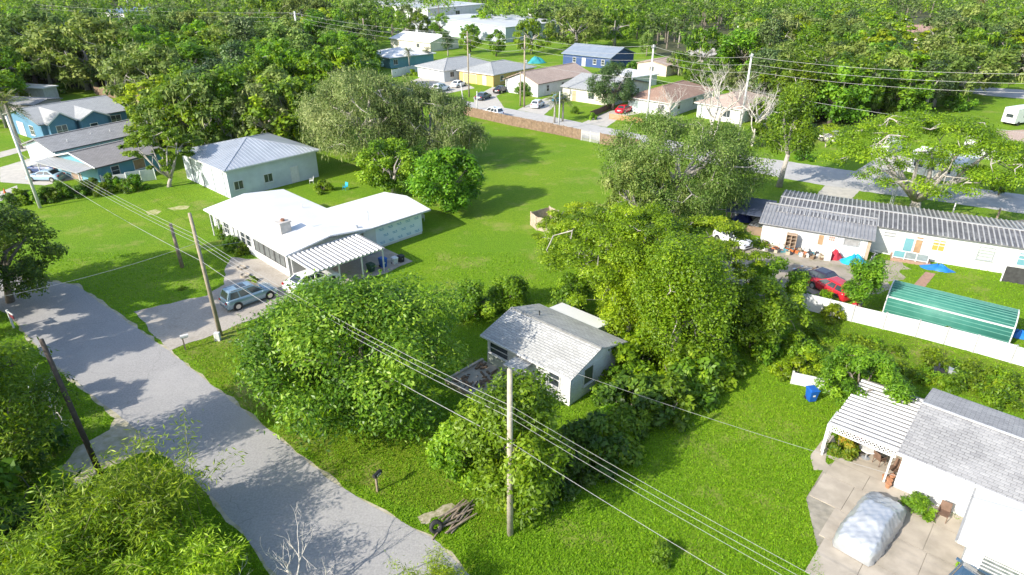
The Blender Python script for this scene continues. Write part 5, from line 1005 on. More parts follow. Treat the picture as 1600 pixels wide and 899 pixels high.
def tree_meshes(kind, Rr, H, seed, nclump, nleaf, leaf, lm, bark, aspect=.5, up=.55, moss=0, trunk=None, nl=6, shell=.5, bfrac=1.0, flush=0.0, zlo=.35):
    rng = np.random.default_rng(seed); cl = crown_clumps(kind,Rr,H,rng,nclump,zlo); tm = MB(); tr = trunk or H*.028
    hb = H*(.18 if kind == 'bush' else .34 if kind != 'umbrella' else .14); forks = []
    bend = rng.normal(size=2)*H*.03
    tm.tube([(0,0,-.25),(bend[0]*.4,bend[1]*.4,hb*.5),(bend[0],bend[1],hb)],[tr*1.5,tr*1.05,tr*.9],8)
    for i in range(nl):
        th = 2*pi*(i+rng.random()*.6)/nl
        if kind == 'umbrella': e = np.array((cos(th)*Rr*.52,sin(th)*Rr*.52,H*rng.uniform(.45,.66))); mi = np.array((cos(th)*Rr*.22,sin(th)*Rr*.22,H*.30))
        elif kind == 'bush': e = np.array((cos(th)*Rr*.4,sin(th)*Rr*.4,H*.5)); mi = e*.5
        elif kind in ('tall',): e = np.array((cos(th)*Rr*.3,sin(th)*Rr*.3,H*rng.uniform(.5,.9))); mi = np.array((e[0]*.3,e[1]*.3,e[2]*.7))
        else: e = np.array((cos(th)*Rr*.5,sin(th)*Rr*.5,H*rng.uniform(.5,.72))); mi = np.array((cos(th)*Rr*.2,sin(th)*Rr*.2,H*.44))
        tm.tube([(bend[0],bend[1],hb-.1),mi+rng.normal(size=3)*.03*Rr,e],[tr*.7,tr*.5,tr*.24],6); forks += [mi,e,e]
    forks.append(np.array((bend[0],bend[1],hb)))
    F = [np.array(q) for q in forks]; used = [0]*len(F)
    for c in sorted(cl,key=lambda q: q[0]**2+q[1]**2+(q[2]-hb)**2):
        if rng.random() > bfrac: continue
        c3 = np.array(c[:3]); dd = np.linalg.norm(np.array(F)-c3,axis=1)+np.array(used)*Rr*.12; i = int(np.argmin(dd)); used[i] += 1; a = F[i]; d = c3-a; L = np.linalg.norm(d); q = tr*(.10+.16*min(1,L/Rr*2)); m_ = a+d*.5+rng.normal(size=3)*L*.12
        tm.tube([a,m_,c3],[q,q*.6,q*.25],4,cap=False); F += [m_,c3]; used += [0,1]
    C,N,T,k,ct = fill_clumps(rng,cl,nleaf,up,shell); tint = .45+ct[k]+rng.normal(size=nleaf)*.16
    if flush: q = rng.random(nleaf) < flush; tint[q] += .35
    size = leaf*rng.uniform(.65,1.3,nleaf)
    if moss:   # hanging grey moss strands
        sel = rng.choice(len(cl),moss); cc = np.array(cl); d = unit(rng.normal(size=(moss,3))); Cm = cc[sel,:3]+d*cc[sel,3:4]*.8; Cm[:,2] -= rng.random(moss)*.9
        C = np.concatenate([C,Cm]); N = np.concatenate([N,rng.normal(size=(moss,3))*np.array((1,1,.1))]); T = np.concatenate([T,np.tile((0,0,-1.),(moss,1))+rng.normal(size=(moss,3))*.1]); tint = np.concatenate([tint,np.full(moss,.97)]); size = np.concatenate([size,leaf*rng.uniform(1.5,3.0,moss)]); aspect = np.concatenate([np.full(nleaf,aspect),np.full(moss,.13)])
    keep = C[:,2] > .05; C,N,T,tint,size = C[keep],N[keep],T[keep],tint[keep],size[keep]; aspect = aspect[keep] if moss else aspect
    return tm.mesh('trunk',bark,True), leaf_mesh('crown',C,N,T,size,tint,lm,aspect)
def place_tree(name, label, ms, pos, rz=0, sc=(1,1,1), cat='tree', group=None, names=('trunk','crown')):
    t = thing(name,label,cat,pos,rz,group,sc)
    for nm,me in zip(names,ms):
        if me: link(nm,me,t)
    return t
LM_mag = leafmat('leaf_glossy_green', (0.040,0.088,0.007), (0.119,0.226,0.012), (0.287,0.391,0.033), .34, .42)
LM_lime = leafmat('leaf_lime', (0.051,0.117,0.006), (0.144,0.286,0.010), (0.298,0.447,0.025), .38)
LM_oak = leafmat('leaf_oak_greygreen', (0.048,0.074,0.015), (0.139,0.191,0.045), (0.287,0.313,0.122), .3, .6)
LM_dark = leafmat('leaf_dark', (0.022,0.053,0.007), (0.067,0.136,0.012), (0.166,0.252,0.021), .3)
LM_mid = leafmat('leaf_mid', (0.040,0.088,0.006), (0.114,0.216,0.010), (0.241,0.346,0.018), .34)
LM_yel = leafmat('leaf_yellowgreen', (0.076,0.135,0.004), (0.207,0.321,0.008), (0.391,0.480,0.021), .38)
LM_bam = leafmat('leaf_bamboo', (0.080,0.145,0.006), (0.212,0.351,0.010), (0.402,0.525,0.033), .38)
LM_yel2 = leafmat('leaf_feathery', (0.054,0.115,0.004), (0.149,0.264,0.007), (0.276,0.392,0.018), .34)
LM_oak2 = leafmat('leaf_oak_olive', (0.055,0.092,0.013), (0.149,0.221,0.032), (0.298,0.346,0.101), .3, .6)
LM_pine = leafmat('leaf_bluegreen', (0.032,0.060,0.017), (0.088,0.145,0.040), (0.172,0.234,0.073), .26)
LM_palm = leafmat('leaf_palm', (0.036,0.064,0.007), (0.124,0.180,0.020), (0.321,0.313,0.067), .28)
LM_thatch = leafmat('palm_skirt', (.22,.15,.08), (.34,.25,.14), (.45,.36,.22), .2)
LM_weed = leafmat('weed_leaf', (0.066,0.123,0.004), (0.155,0.256,0.008), (0.264,0.368,0.014), .36)
LM_flower = leafmat('leaf_yellow_blossom', (0.044,0.092,0.007), (0.124,0.201,0.010), (0.861,0.648,0.023), .3)
LM_croton = leafmat('leaf_croton', (0.058,0.113,0.007), (0.186,0.241,0.012), (0.483,0.223,0.033), .3)

# ---------------------------------------------------------------- trees one by one in the front
def at(px, py): return G(px,py)
p = at(568,634)
place_tree('broadleaf_tree','big glossy broadleaf tree beside the road in front of the cottage', tree_meshes('broad',7.2,8.6,1,110,52000,.29,LM_mag,M_bark,.42,.5,flush=.12,shell=.45), p, 20)
p = at(792,800)
place_tree('broadleaf_tree','upright leafy tree wrapped around the roadside wooden pole', tree_meshes('tall',3.1,8.0,2,64,22000,.28,LM_lime,M_bark,.45,.5,zlo=.08), (.25,26.5,0), 0)
place_tree('broadleaf_tree','low leafy tree with reddish tips next to the roadside wooden pole', tree_meshes('tall',2.0,4.3,3,30,7000,.27,LM_lime,M_bark,.45,.5,flush=.15,zlo=.1), (-2.7,28.4,0), 40)
place_tree('broadleaf_tree','dark shaded broadleaf tree at the left edge by the sandy track', tree_meshes('tall',4.3,9.8,4,80,20000,.30,LM_mid,M_bark,.3,.45,zlo=.06), (-28.6,27.4,0), 70)
place_tree('broadleaf_tree','bright green roadside tree tangled with bare grey branches', tree_meshes('broad',2.7,5.4,5,40,9000,.30,LM_lime,M_greybark,.42,.5,nl=10,flush=.2), (-33.6,32.6,0), 10)
place_tree('oak_tree','dark live oak overhanging the far end of the road', tree_meshes('oak',5.4,9.0,6,90,20000,.26,LM_dark,M_bark,.5,.4,flush=.22), (-43.8,50.2,0), 130)
OFF = [((-42.8,38.3),5.6,15,LM_dark,7),((-43.5,33.0),4.2,10,LM_mid,8),((-46.8,46.2),5.0,16,LM_dark,9),((-14.4,13.6),2.6,8.0,LM_mid,11),((-27.8,20.0),3.2,9,LM_mid,12)]
for (xy,r_,h_,lm,sd),lab in zip(OFF,('tall oak left of the road opposite the driveway','leafy roadside tree left of the bare branches','wide oak behind the real estate sign','roadside tree just below the bamboo','leafy tree at the foot of the sandy track')):
    place_tree('roadside_tree',lab,tree_meshes('oak',r_,h_,sd,85,26000,.42,lm,M_bark,.5,.4),(*xy,0),sd*40)
# bamboo
def bamboo(seed, n, H, spread, nleaf):
    rng = np.random.default_rng(seed); m = MB(); Cs = []; Ts = []
    for i in range(n):
        th = rng.random()*2*pi; b = np.array((rng.normal()*spread*.25,rng.normal()*spread*.25,0)); out = spread*rng.uniform(.25,1.0); hh = H*rng.uniform(.6,1)
        pts = [b+np.array((cos(th)*out*q**2.2,sin(th)*out*q**2.2,hh*(q if q < .8 else .8+(q-.8)*.4))) for q in np.linspace(0,1,7)]
        m.tube(pts,[.03,.03,.027,.024,.02,.014,.006],5,cap=False)
        P_ = np.array(pts); 
        q = rng.uniform(.35,1.0,nleaf//n)*6; i0 = np.minimum(q.astype(int),5); fr = (q-i0)[:,None]; base = P_[i0]*(1-fr)+P_[i0+1]*fr; off = rng.normal(size=base.shape)*.42*np.array((1,1,.6)); Cs.append(base+off); Ts.append(unit(off)+np.array((0,0,-.55))+rng.normal(size=base.shape)*.25)
    C = np.concatenate(Cs); T = np.concatenate(Ts); N = rng.normal(size=C.shape)*.5+np.array((0,0,.8)); k = len(C)
    C[:,2] = np.maximum(C[:,2],.1)
    return m.mesh('culms', pm('bamboo_culm',(.28,.27,.10),(.20,.20,.07),4,.6), True), leaf_mesh('foliage',C,N,T,.40*rng.uniform(.6,1.3,k),.5+rng.normal(size=k)*.2,LM_bam,.17,.05)
B1 = bamboo(21,60,6.8,4.2,13000); B2 = bamboo(22,40,5.0,3.2,8000)
for k,(ms,xy,s,lab) in enumerate(((B1,(-18.2,23.4),.86,'large yellow-green bamboo clump beside the road'),(B1,(-20.3,20.4),.9,'bamboo clump leaning at the lower left corner'),(B2,(-15.3,20.6),.85,'smaller bamboo clump spilling to the road edge'))):
    place_tree('bamboo_clump',lab,ms,(*xy,0),k*77,(s,s,s),'bamboo',names=('culms','foliage'))
for xy,s,lab in (((-3.6,20.6),.42,'small bright bamboo tuft at the road edge below the tyre'),((-8.3,19.6),.26,'tiny bamboo tuft poking over the road edge')): place_tree('bamboo_tuft',lab,B2,(*xy,0),15,(s*1.2,s*1.2,s),'bamboo',names=('culms','foliage'))
# bare branching trees
def dead_tree(H, Rr, seed, levels=4, r0=.2, spread=.6, mat=None, up=.35):
    rng = np.random.default_rng(seed); m = MB()
    def grow(p, d, L, r, lv):
        k = 4; pts = [p]; dd = d.copy()
        for i in range(k): dd = unit(dd+rng.normal(size=3)*.14+np.array((0,0,up*.12))); pts.append(pts[-1]+dd*L/k)
        m.tube(pts,list(np.linspace(r,r*.55,k+1)),6 if lv > 2 else 4,cap=False)
        if lv == 0: return
        for i in range(rng.integers(2,4)+(1 if lv == levels else 0)):
            q = pts[rng.integers(2,k+1)]; nd = unit(dd+rng.normal(size=3)*spread); grow(q,nd,L*rng.uniform(.55,.8),r*.55,lv-1)
    for s in range(2): grow(np.array((s*.4,0,-.2)),unit(np.array((rng.normal()*.2,rng.normal()*.2,1.))),H*.36,r0,levels)
    return m.mesh('branches', mat or M_deadwood, True)
D1 = dead_tree(15,6,31,6,.30,.60,up=1.0); D2 = dead_tree(6,3,32,4,.09,.5)
for px,py,s,lab in ((1108,222,1.0,'large bleached bare tree in front of the brown-roofed house'),(1040,205,.62,'smaller bleached bare tree by the tan picket fence'),(1175,228,.8,'bleached bare tree with broken limbs beside the pole')):
    t = thing('bare_tree',lab,'tree',at(px,py),px,sc=(s,s,s)); link('branches',D1,t)
for xy,s,rz,lab in (((-9.6,20.2),.95,30,'thin bare sapling standing at the road edge'),((-29.4,34.2),.9,200,'bare grey twigs reaching over the road'),((-31.0,30.5),.8,90,'bare grey saplings among the left roadside leaves'),((-12.6,19.4),.6,10,'low bare twigs at the bamboo edge')):
    t = thing('bare_sapling',lab,'sapling',(*xy,0),rz,sc=(s,s,s)); link('branches',D2,t)
# grey-green oaks
place_tree('oak_tree','huge grey-green mossy oak beside the workshop', tree_meshes('oak',10.0,13.5,41,170,42000,.29,LM_oak,M_greybark,.5,.4,moss=6000,trunk=.5,nl=9,shell=.35), (-20.5,92.5,0), 0)
place_tree('oak_tree','second grey-green mossy oak overlapping the brown fence end', tree_meshes('oak',8.2,11.0,42,120,28000,.29,LM_oak,M_greybark,.5,.4,moss=4000,trunk=.42,nl=8,shell=.35), (-12.0,93.0,0), 60)
place_tree('oak_tree','large grey-green oak left of the ribbed annexe', tree_meshes('oak',9.2,12.2,43,190,56000,.25,LM_oak2,M_greybark,.5,.4,moss=4500,trunk=.45,nl=9,shell=.35,flush=.06), (18.6,71.0,0), 0)
place_tree('oak_tree','grey-green oak behind the short pale fence', tree_meshes('oak',5.0,8.5,44,80,18000,.27,LM_oak2,M_greybark,.5,.4,moss=1200,nl=7,shell=.4), (13.2,65.5,0), 30)
place_tree('lime_tree','dense rounded lime-green tree on the lawn', tree_meshes('broad',4.4,7.4,45,62,14000,.42,LM_lime,M_bark,.45,.6,flush=.1), at(700,330), 0)
place_tree('broadleaf_tree','dark leafy tree with twisted trunk behind the white house', tree_meshes('broad',4.0,7.8,46,44,9000,.40,LM_mid,M_greybark,.5,.55,flush=.2), at(614,306), 0)
place_tree('broadleaf_tree','round leafy bush on the lawn above the cottage', tree_meshes('bush',2.5,3.4,47,26,6000,.27,LM_mid,M_bark,.5,.5), at(742,492), 0, cat='bush')
place_tree('broadleaf_tree','leafy bush against the back of the cottage', tree_meshes('bush',2.3,3.0,48,24,5000,.27,LM_lime,M_bark,.5,.5), at(800,478), 50, cat='bush')
place_tree('vine_covered_tree','leaning trees smothered in yellow-green vines behind the cottage', tree_meshes('umbrella',6.8,10.2,51,135,56000,.20,LM_yel,M_greybark,.5,.6,nl=8,shell=.2), (9.3,47.2,0), 0)
place_tree('vine_covered_tree','feathery yellow-green tree at the lawn edge above the cottage', tree_meshes('umbrella',4.4,7.6,52,62,20000,.21,LM_yel,M_greybark,.5,.6,nl=7,shell=.2), (6.2,54.5,0), 0)
place_tree('vine_covered_tree','vine-covered tree beside the cottage gable', tree_meshes('weep',4.8,9.6,53,80,38000,.20,LM_yel,M_greybark,.5,.5,nl=7), (11.8,40.4,0), 90)
place_tree('vine_covered_tree','tall vine-covered tree between cottage and dirt yard', tree_meshes('umbrella',5.2,8.8,54,85,30000,.20,LM_yel,M_greybark,.5,.6,nl=7,shell=.2), (15.6,48.5,0), 40)
place_tree('vine_covered_tree','vine-laden tree arching over the cottage rear roof', tree_meshes('weep',3.4,7.4,59,50,22000,.20,LM_yel,M_greybark,.5,.5,nl=7), (9.0,43.2,0), 20)
place_tree('broadleaf_tree','bright leafy tree at the end of the white fence', tree_meshes('broad',3.2,5.6,55,40,9000,.28,LM_lime,M_bark,.5,.5), (19.0,43.0,0), 0)
place_tree('broadleaf_tree','leafy tree in front of the annexe wall in the dirt yard', tree_meshes('broad',2.6,4.2,56,32,7000,.27,LM_lime,M_bark,.5,.5), at(1200,478), 0)
place_tree('broadleaf_tree','slender leafy tree beside the red car and green shed', tree_meshes('tall',1.9,5.0,57,30,6000,.26,LM_mid,M_bark,.4,.5), at(1338,492), 0)
place_tree('broadleaf_tree','dense leafy tree standing over the patio canopy', tree_meshes('broad',2.45,4.8,58,60,16000,.22,LM_mid,M_bark,.38,.6), (22.7,34.9,0), 0)
place_tree('spreading_tree','wide flat-topped feathery tree with pale forked limbs', tree_meshes('umbrella',10.6,11.6,61,170,50000,.26,LM_yel2,M_greybark,.5,.7,trunk=.55,nl=9,shell=.15), at(1428,332), 15)
place_tree('slender_tree','tall slender tree with bare pale trunk by the street', tree_meshes('tall',3.6,13.0,62,40,8000,.34,LM_mid,M_greybark,.5,.5,trunk=.3), at(1217,292), 0)
place_tree('evergreen_tree','dark conical evergreen in front of the pale-roofed house', tree_meshes('broad',4.6,9.0,63,60,11000,.42,LM_pine,M_bark,.3,.4), at(957,172), 0)
place_tree('shrub','round clipped shrub by the pink-roofed house corner', tree_meshes('bush',2.4,3.6,64,26,5000,.3,LM_mid,M_bark,.5,.5), at(822,148), 0, cat='shrub')
place_tree('broadleaf_tree','very bright green fan-shaped tree beside the workshop', tree_meshes('umbrella',4.6,8.6,65,60,13000,.38,LM_lime,M_greybark,.5,.6,nl=8,shell=.2), at(264,292), 0)
# ---------------------------------------------------------------- shared pools for the many smaller and farther plants
POOL = {
 'bush': [tree_meshes('bush',1.6,1.9,70+i,16,1900,.26,[LM_mid,LM_lime,LM_yel][i],M_bark,.5,.5,nl=4) for i in range(3)],
 'shade': [tree_meshes('bush',1.6,2.1,75+i,16,1900,.28,[LM_dark,LM_mid][i],M_bark,.5,.5,nl=4) for i in range(2)],
 'broad': [tree_meshes('broad',4.6,9.5,80+i,40,4200,.55,[LM_mid,LM_lime,LM_oak2,LM_mid][i],M_bark,.55,.5,nl=5,bfrac=.4) for i in range(4)],
 'oak': [tree_meshes('oak',6.0,10.5,90+i,60,5000,.55,[LM_oak2,LM_mid,LM_oak][i],M_greybark,.55,.4,nl=6,bfrac=.6,moss=300) for i in range(3)],
 'tall': [tree_meshes('tall',3.6,11,95+i,36,3200,.50,[LM_mid,LM_pine][i],M_greybark,.5,.45,nl=4,bfrac=.4) for i in range(2)],
 'yellow': [tree_meshes('umbrella',5.5,8.5,98+i,50,4500,.5,LM_yel,M_greybark,.55,.6,nl=6,bfrac=.6,shell=.2) for i in range(2)],
 'weed': [tree_meshes('bush',.9,.55,100+i,12,700,.16,LM_weed,M_bark,.45,.5,nl=2) for i in range(3)],
}
def palm_meshes(seed, H, n, Lf, fan=False):
    rng = np.random.default_rng(seed); tm = MB(); tm.tube([(0,0,-.2),(rng.normal()*.15,rng.normal()*.15,H*.5),(0,0,H)],[.22,.16,.15],8); C=[];N=[];T=[];Sz=[];ti=[]
    for i in range(n):
        th = 2*pi*i/n*2.4; el = rng.uniform(-.5,1.25); d = np.array((cos(th)*cos(el),sin(th)*cos(el),sin(el))); side = np.array((-sin(th),cos(th),0))
        for q in np.linspace(.12,1,14):
            c = np.array((0,0,H))+d*Lf*q+np.array((0,0,-.38*Lf*q**2))
            for s in (-1,1):
                t_ = side*s*.9+d*.55+np.array((0,0,-.45)); ln = Lf*(.30 if not fan else .34)*sin(pi*(q*.85+.1)); C.append(c+t_*ln*.45); T.append(t_); N.append(np.array((0,0,1.))+d*.2+rng.normal(size=3)*.15); Sz.append(ln); ti.append(.5+rng.normal()*.16-.25*(el < -.1)+(.4 if el < -.25 and fan else 0))
        tm.tube([(0,0,H),tuple(np.array((0,0,H))+d*Lf*.5+np.array((0,0,-.1*Lf))),tuple(np.array((0,0,H))+d*Lf+np.array((0,0,-.38*Lf)))],[.04,.03,.01],4,cap=False)
    cr = leaf_mesh('crown',np.array(C),np.array(N),np.array(T),np.array(Sz),np.array(ti),LM_palm,.16,.05); return tm.mesh('trunk',M_greybark,True), cr
def skirt_mesh(seed, H, r):
    rng = np.random.default_rng(seed); n = 500; th = rng.random(n)*2*pi; q = rng.random(n); C = np.stack([r*(.25+.5*q)*np.cos(th),r*(.25+.5*q)*np.sin(th),H-.2-q*r*.9],1); T = np.stack([np.cos(th)*.4,np.sin(th)*.4,-np.ones(n)],1); return leaf_mesh('skirt',C,np.stack([np.cos(th),np.sin(th),.3*np.ones(n)],1)+rng.normal(size=(n,3))*.2,T,np.full(n,.9)*rng.uniform(.6,1.2,n),.5+rng.normal(size=n)*.2,LM_thatch,.3)
PALM = [palm_meshes(110,4.5,26,2.3), palm_meshes(111,7.0,30,2.2,True)]; SKIRT = skirt_mesh(5,7.0,2.0)
for px,py,s,k,lab in ((402,215,1.0,1,'cabbage palm with dead frond skirt behind the workshop'),(265,80,1.25,1,'cabbage palm with tan skirt in the left woods'),(397,118,1.2,1,'round cabbage palm by the street lamp'),(400,66,1.3,1,'cabbage palm beside the tall oaks'),(437,82,1.1,1,'palm next to the pale yellow gabled house'),(1275,170,1.2,1,'cabbage palm under the right woods'),(1520,45,1.6,1,'cabbage palm with tan skirt far in the right woods'),(240,200,1.0,1,'shaggy palm by the long blue house'),
        (640,105,.9,0,'low palm against the teal house'),(668,100,.8,0,'low palm along the white vinyl fence'),(866,192,.95,0,'small palm on the lawn by the silver hatchback'),(879,190,.9,0,'small palm beside the bright blue hatchback'),(1290,180,1.0,0,'palm at the edge of the right woods'),(1060,75,1.3,0,'palm behind the small beige house'),(33,233,1.6,0,'thin palm in front of the blue gabled house'),(10,200,1.3,0,'bushy palm left of the blue gabled house')):
    t = place_tree('palm_tree',lab,PALM[k],at(px,py),px*7,(s,s,s))
    if k: link('skirt',SKIRT,t)
rnd = random.Random(77)
def put(pool, px, py, s, lab, cat='shrub', name='shrub', group=None, sz=None, world=None):
    ms = POOL[pool][rnd.randrange(len(POOL[pool]))]; p = world or at(px,py); q = s*rnd.uniform(.9,1.1); return place_tree(name,lab,ms,p,rnd.uniform(0,360),(q,q,sz or q*rnd.uniform(.85,1.15)),cat,group)
# hedge and thicket along the side of the cottage
for i in range(26):
    s_ = i/25; x, y = (1.4+14.0*s_, 27.2+12.3*s_); x += rnd.uniform(-.9,.5); y += rnd.uniform(-.3,1.4)
    put('shade' if i%3 == 0 else 'bush',0,0,rnd.uniform(1.0,1.6),'leafy shrub in the thicket between lawn and cottage',group='thicket shrubs beside the cottage',world=(x,y,0))
for i in range(16):
    x, y = rnd.uniform(8.5,19), rnd.uniform(40.5,46.5); put('bush' if i%3 else 'shade',0,0,rnd.uniform(.9,1.5),'tangled undergrowth shrub beneath the vine-covered trees',group='undergrowth beneath the vines',world=(x,y,0))
for i in range(14):
    x, y = rnd.uniform(4,16), rnd.uniform(48.5,60); 
    if x < 7 and y > 55: continue
    put('bush',0,0,rnd.uniform(.8,1.3),'shrub under the feathery trees at the lawn edge',group='shrubs under the feathery trees',world=(x,y,0))
for q,s,lab in (((1030,868),.55,'stunted shrub alone on the near lawn'),((1313,712),.62,'croton bush beside the garden path'),((1440,805),.8,'feathery shrub against the white wall'),((1515,893),.4,'small shrub under the louvred window'),((1300,500),.8,'shrub growing over the white fence'),((380,395),.7,'low plants in the stone-edged planter'),((366,388),.8,'shrubs along the white house entrance'),((350,372),.9,'shrubs climbing at the white house corner'),((345,352),.8,'shrub under the white house eave'),((395,440),.35,'small flowering plants at the driveway edge'),((905,725),.6,'banana-like plant at the thicket foot'),((1480,520),.3,'low weeds by the green shed'),((285,452),.25,'small plant by the pole stub'),((1286,478),.9,'leafy shrub hiding the front of the red car'),((1245,462),.8,'shrub beside the maroon car in the dirt yard')):
    if 'croton' in lab:
        place_tree('croton_bush',lab,tree_meshes('bush',1.05,1.7,120,16,2600,.2,LM_croton,M_bark,.4,.5,nl=4),at(*q),0,cat='bush')
    else: put('bush',*q,s,lab)
for xy,s_,lab in (((-26.0,24.6),1.9,'dark shrub filling the gap left of the bamboo'),((-23.6,21.6),2.0,'dense shrub under the leaning bamboo'),((-29.5,29.5),1.7,'shaded shrub behind the dark brown pole'),((-36.5,35.5),1.6,'roadside shrub below the real estate sign')): put('shade',0,0,s_,lab,world=(*xy,0))
for x,y,s_ in ((7.4,36.9,1.3),(8.0,38.6,1.5),(6.2,35.4,1.1),(9.2,40.0,1.6),(8.9,37.4,1.4)): put('bush',0,0,s_,'leafy shrub crowding the cottage gable wall',group='shrubs against the cottage gable',world=(x,y,0))
# hedge by the blue cars
for i in range(16):
    px = 20+i*13; py = 318-i*1.6+rnd.uniform(-5,5); put('bush' if i%2 else 'shade',px,py,rnd.uniform(.7,1.0),'shrub in the hedge below the blue cars',group='hedge below the blue cars')
for px,py,s,lab in ((182,272,.9,'young papaya-like tree by the teal-blue wall'),(205,224,1.1,'flowering bush behind the long blue house')): put('bush',px,py,s,lab)
# white fence weeds and meadow
for i in range(70):
    px, py = rnd.uniform(1250,1600), 0; lo = 508+(px-1250)*.235; hi = min(600+max(0,px-1450)*.32, 655); py = rnd.uniform(lo, hi)
    put('weed',px,py,rnd.uniform(.7,1.5),'low weed clump on the overgrown ground behind the white fence',cat='weeds',name='weed_clump',group='weeds behind the white fence')
for i in range(10): put('bush',1225+rnd.uniform(0,60),540+rnd.uniform(0,50),rnd.uniform(.6,1.0),'bright shrub at the meadow edge below the white fence end',group='shrubs at the meadow edge')
for px,py,s_,lab in ((757,131,1.0,'yellow-leaved shrub before the yellow house'),(778,131,.9,'yellow-green shrub at the yellow house corner'),(668,110,.9,'shrub at the vinyl fence end'),(900,178,.7,'low shrub on the lawn by the small palms'),(925,187,.6,'low shrub beside the dark board fence'),(1010,205,1.0,'shrub at the tan picket fence'),(1130,205,1.2,'shrub below the tan-roofed house'),(1180,215,1.4,'dark green shrub beside the back street pole'),(985,110,1.2,'hedge shrub behind the pale-roofed house'),(960,108,1.2,'hedge shrub behind the pink-roofed house'),(715,100,1.3,'garden shrub behind the grey hip-roofed house'),(645,118,1.0,'garden shrub inside the vinyl fence'),(1255,250,1.0,'shrub on the grass by the slender tree'),(505,300,.9,'potted shrub beside the workshop door'),(425,308,.6,'low shrub along the workshop wall')): put('bush',px,py,s_,lab)
# hand-placed trees in the middle distance
def mt(pool, px, py, ytop, lab, wide=1.0, cat='tree', name='tree', group=None):
    ms = POOL[pool][rnd.randrange(len(POOL[pool]))]; base = {'broad':9.5,'oak':10.5,'tall':11,'yellow':8.5,'bush':1.9,'shade':2.1}[pool]; s = HT(px,py,ytop)/base; place_tree(name,lab,ms,at(px,py),rnd.uniform(0,360),(s*wide,s*wide,s),cat,group)
for a in (('oak',150,140,18,'massive dark oak behind the blue gabled house',1.3),('oak',60,120,10,'massive oak above the pinkish grey house',1.3),('oak',245,130,60,'dark spreading oak right of the woods',1.2),('broad',235,165,96,'bright upright tree beside the brown board fence',.6),('tall',290,180,95,'pale feathery tree behind the long blue house',1.2),('tall',330,215,110,'tall pale tree left of the cabbage palm',1.2),('broad',345,140,68,'yellow-green tree by the street lamp',.8),('broad',440,190,118,'bright leafy tree behind the workshop roof',.9),('broad',480,150,100,'leafy tree between the woods and grey oak',.9),('broad',540,116,44,'big dark round tree above the grey-green oak',1.2),('broad',530,104,66,'dark round tree beside the yellow gabled house',1.0),('broad',575,112,62,'dark round tree left of the teal house',1.0),
          ('tall',700,88,50,'upright tree behind the teal house',.9),('broad',735,82,40,'dark tree beyond the grey hip-roofed house',.9),('broad',775,88,45,'green tree behind the yellow house',.9),('oak',830,85,25,'tall mossy oak behind the turquoise boat',1.0),('oak',900,78,5,'great mossy oak over the deep blue house',1.3),('oak',960,72,8,'great mossy oak right of the deep blue house',1.2),('broad',1010,88,48,'pale rounded willow behind the beige house',.8),('oak',1095,120,38,'grey-green oak by the far pale drive',1.0),('oak',1130,140,105,'scrubby oak behind the tan-roofed house',1.2),('oak',1500,150,62,'dense spreading oak beside the far street',1.55),('oak',1440,140,75,'spreading oak left of the far street',1.2),('tall',1190,165,80,'leafy tree rising behind the tan-roofed house',1.2),('tall',1245,190,75,'tall tree at the right woods edge',1.1),('broad',1310,190,85,'dark leafy tree at the right woods edge',1.0),('broad',1370,175,80,'dark leafy tree behind the flat-topped tree',1.0),('broad',1400,160,90,'round green tree in front of the right woods',1.0),('broad',1190,230,185,'leafy shrub tree by the back street pole',.9),('broad',1560,305,270,'small leafy tree at the far side of the street',1.0),('yellow',1290,230,190,'low feathery tree beside the off-road car',.8),('tall',795,40,2,'yellow-green tree in front of the warehouses',.8),('oak',480,60,-10,'mossy oak beyond the tall white pole',1.2),('oak',560,55,-5,'mossy oak beyond the dark round tree',1.2),('oak',640,50,5,'scrubby oak by the paved yard',.9),('oak',410,60,-12,'mossy oak left of the tall white pole',1.2)):
    mt(*a)
place_tree('flowering_tree','tree with bright yellow blossom in the left woods', tree_meshes('broad',4.4,8.5,130,40,6000,.5,LM_flower,M_bark,.6,.6), at(325,125), 0)
for k,(px,py,yt) in enumerate(((250,232,150),(275,226,135),(305,236,120),(330,232,105),(352,238,120),(378,230,100),(420,236,125),(448,232,115),(478,228,120),(305,205,100),(355,200,95),(395,205,110),(440,205,105))):
    mt(('tall','oak','broad','oak','tall')[k%5],px,py,yt,'tree in the leafy belt behind the workshop',1.15 if k%2 else .95,group='tree belt behind the workshop')
for px,py,yt in ((600,52,14),(655,54,18),(690,56,20),(752,54,16),(842,50,8),(735,66,36),(950,56,14)): mt('oak' if px%2 else 'broad',px,py,yt,'scrubby tree between the houses and the warehouses',1.1,group='trees before the warehouses')
for px,py,yt in ((1060,118,78),(1085,135,95),(1160,150,100),(1185,190,150),(1205,215,165),(1225,200,150),(1030,112,95)): mt('broad' if px%2 else 'oak',px,py,yt,'scrubby green tree behind the bare trees',1.1,group='scrub behind the bare trees')
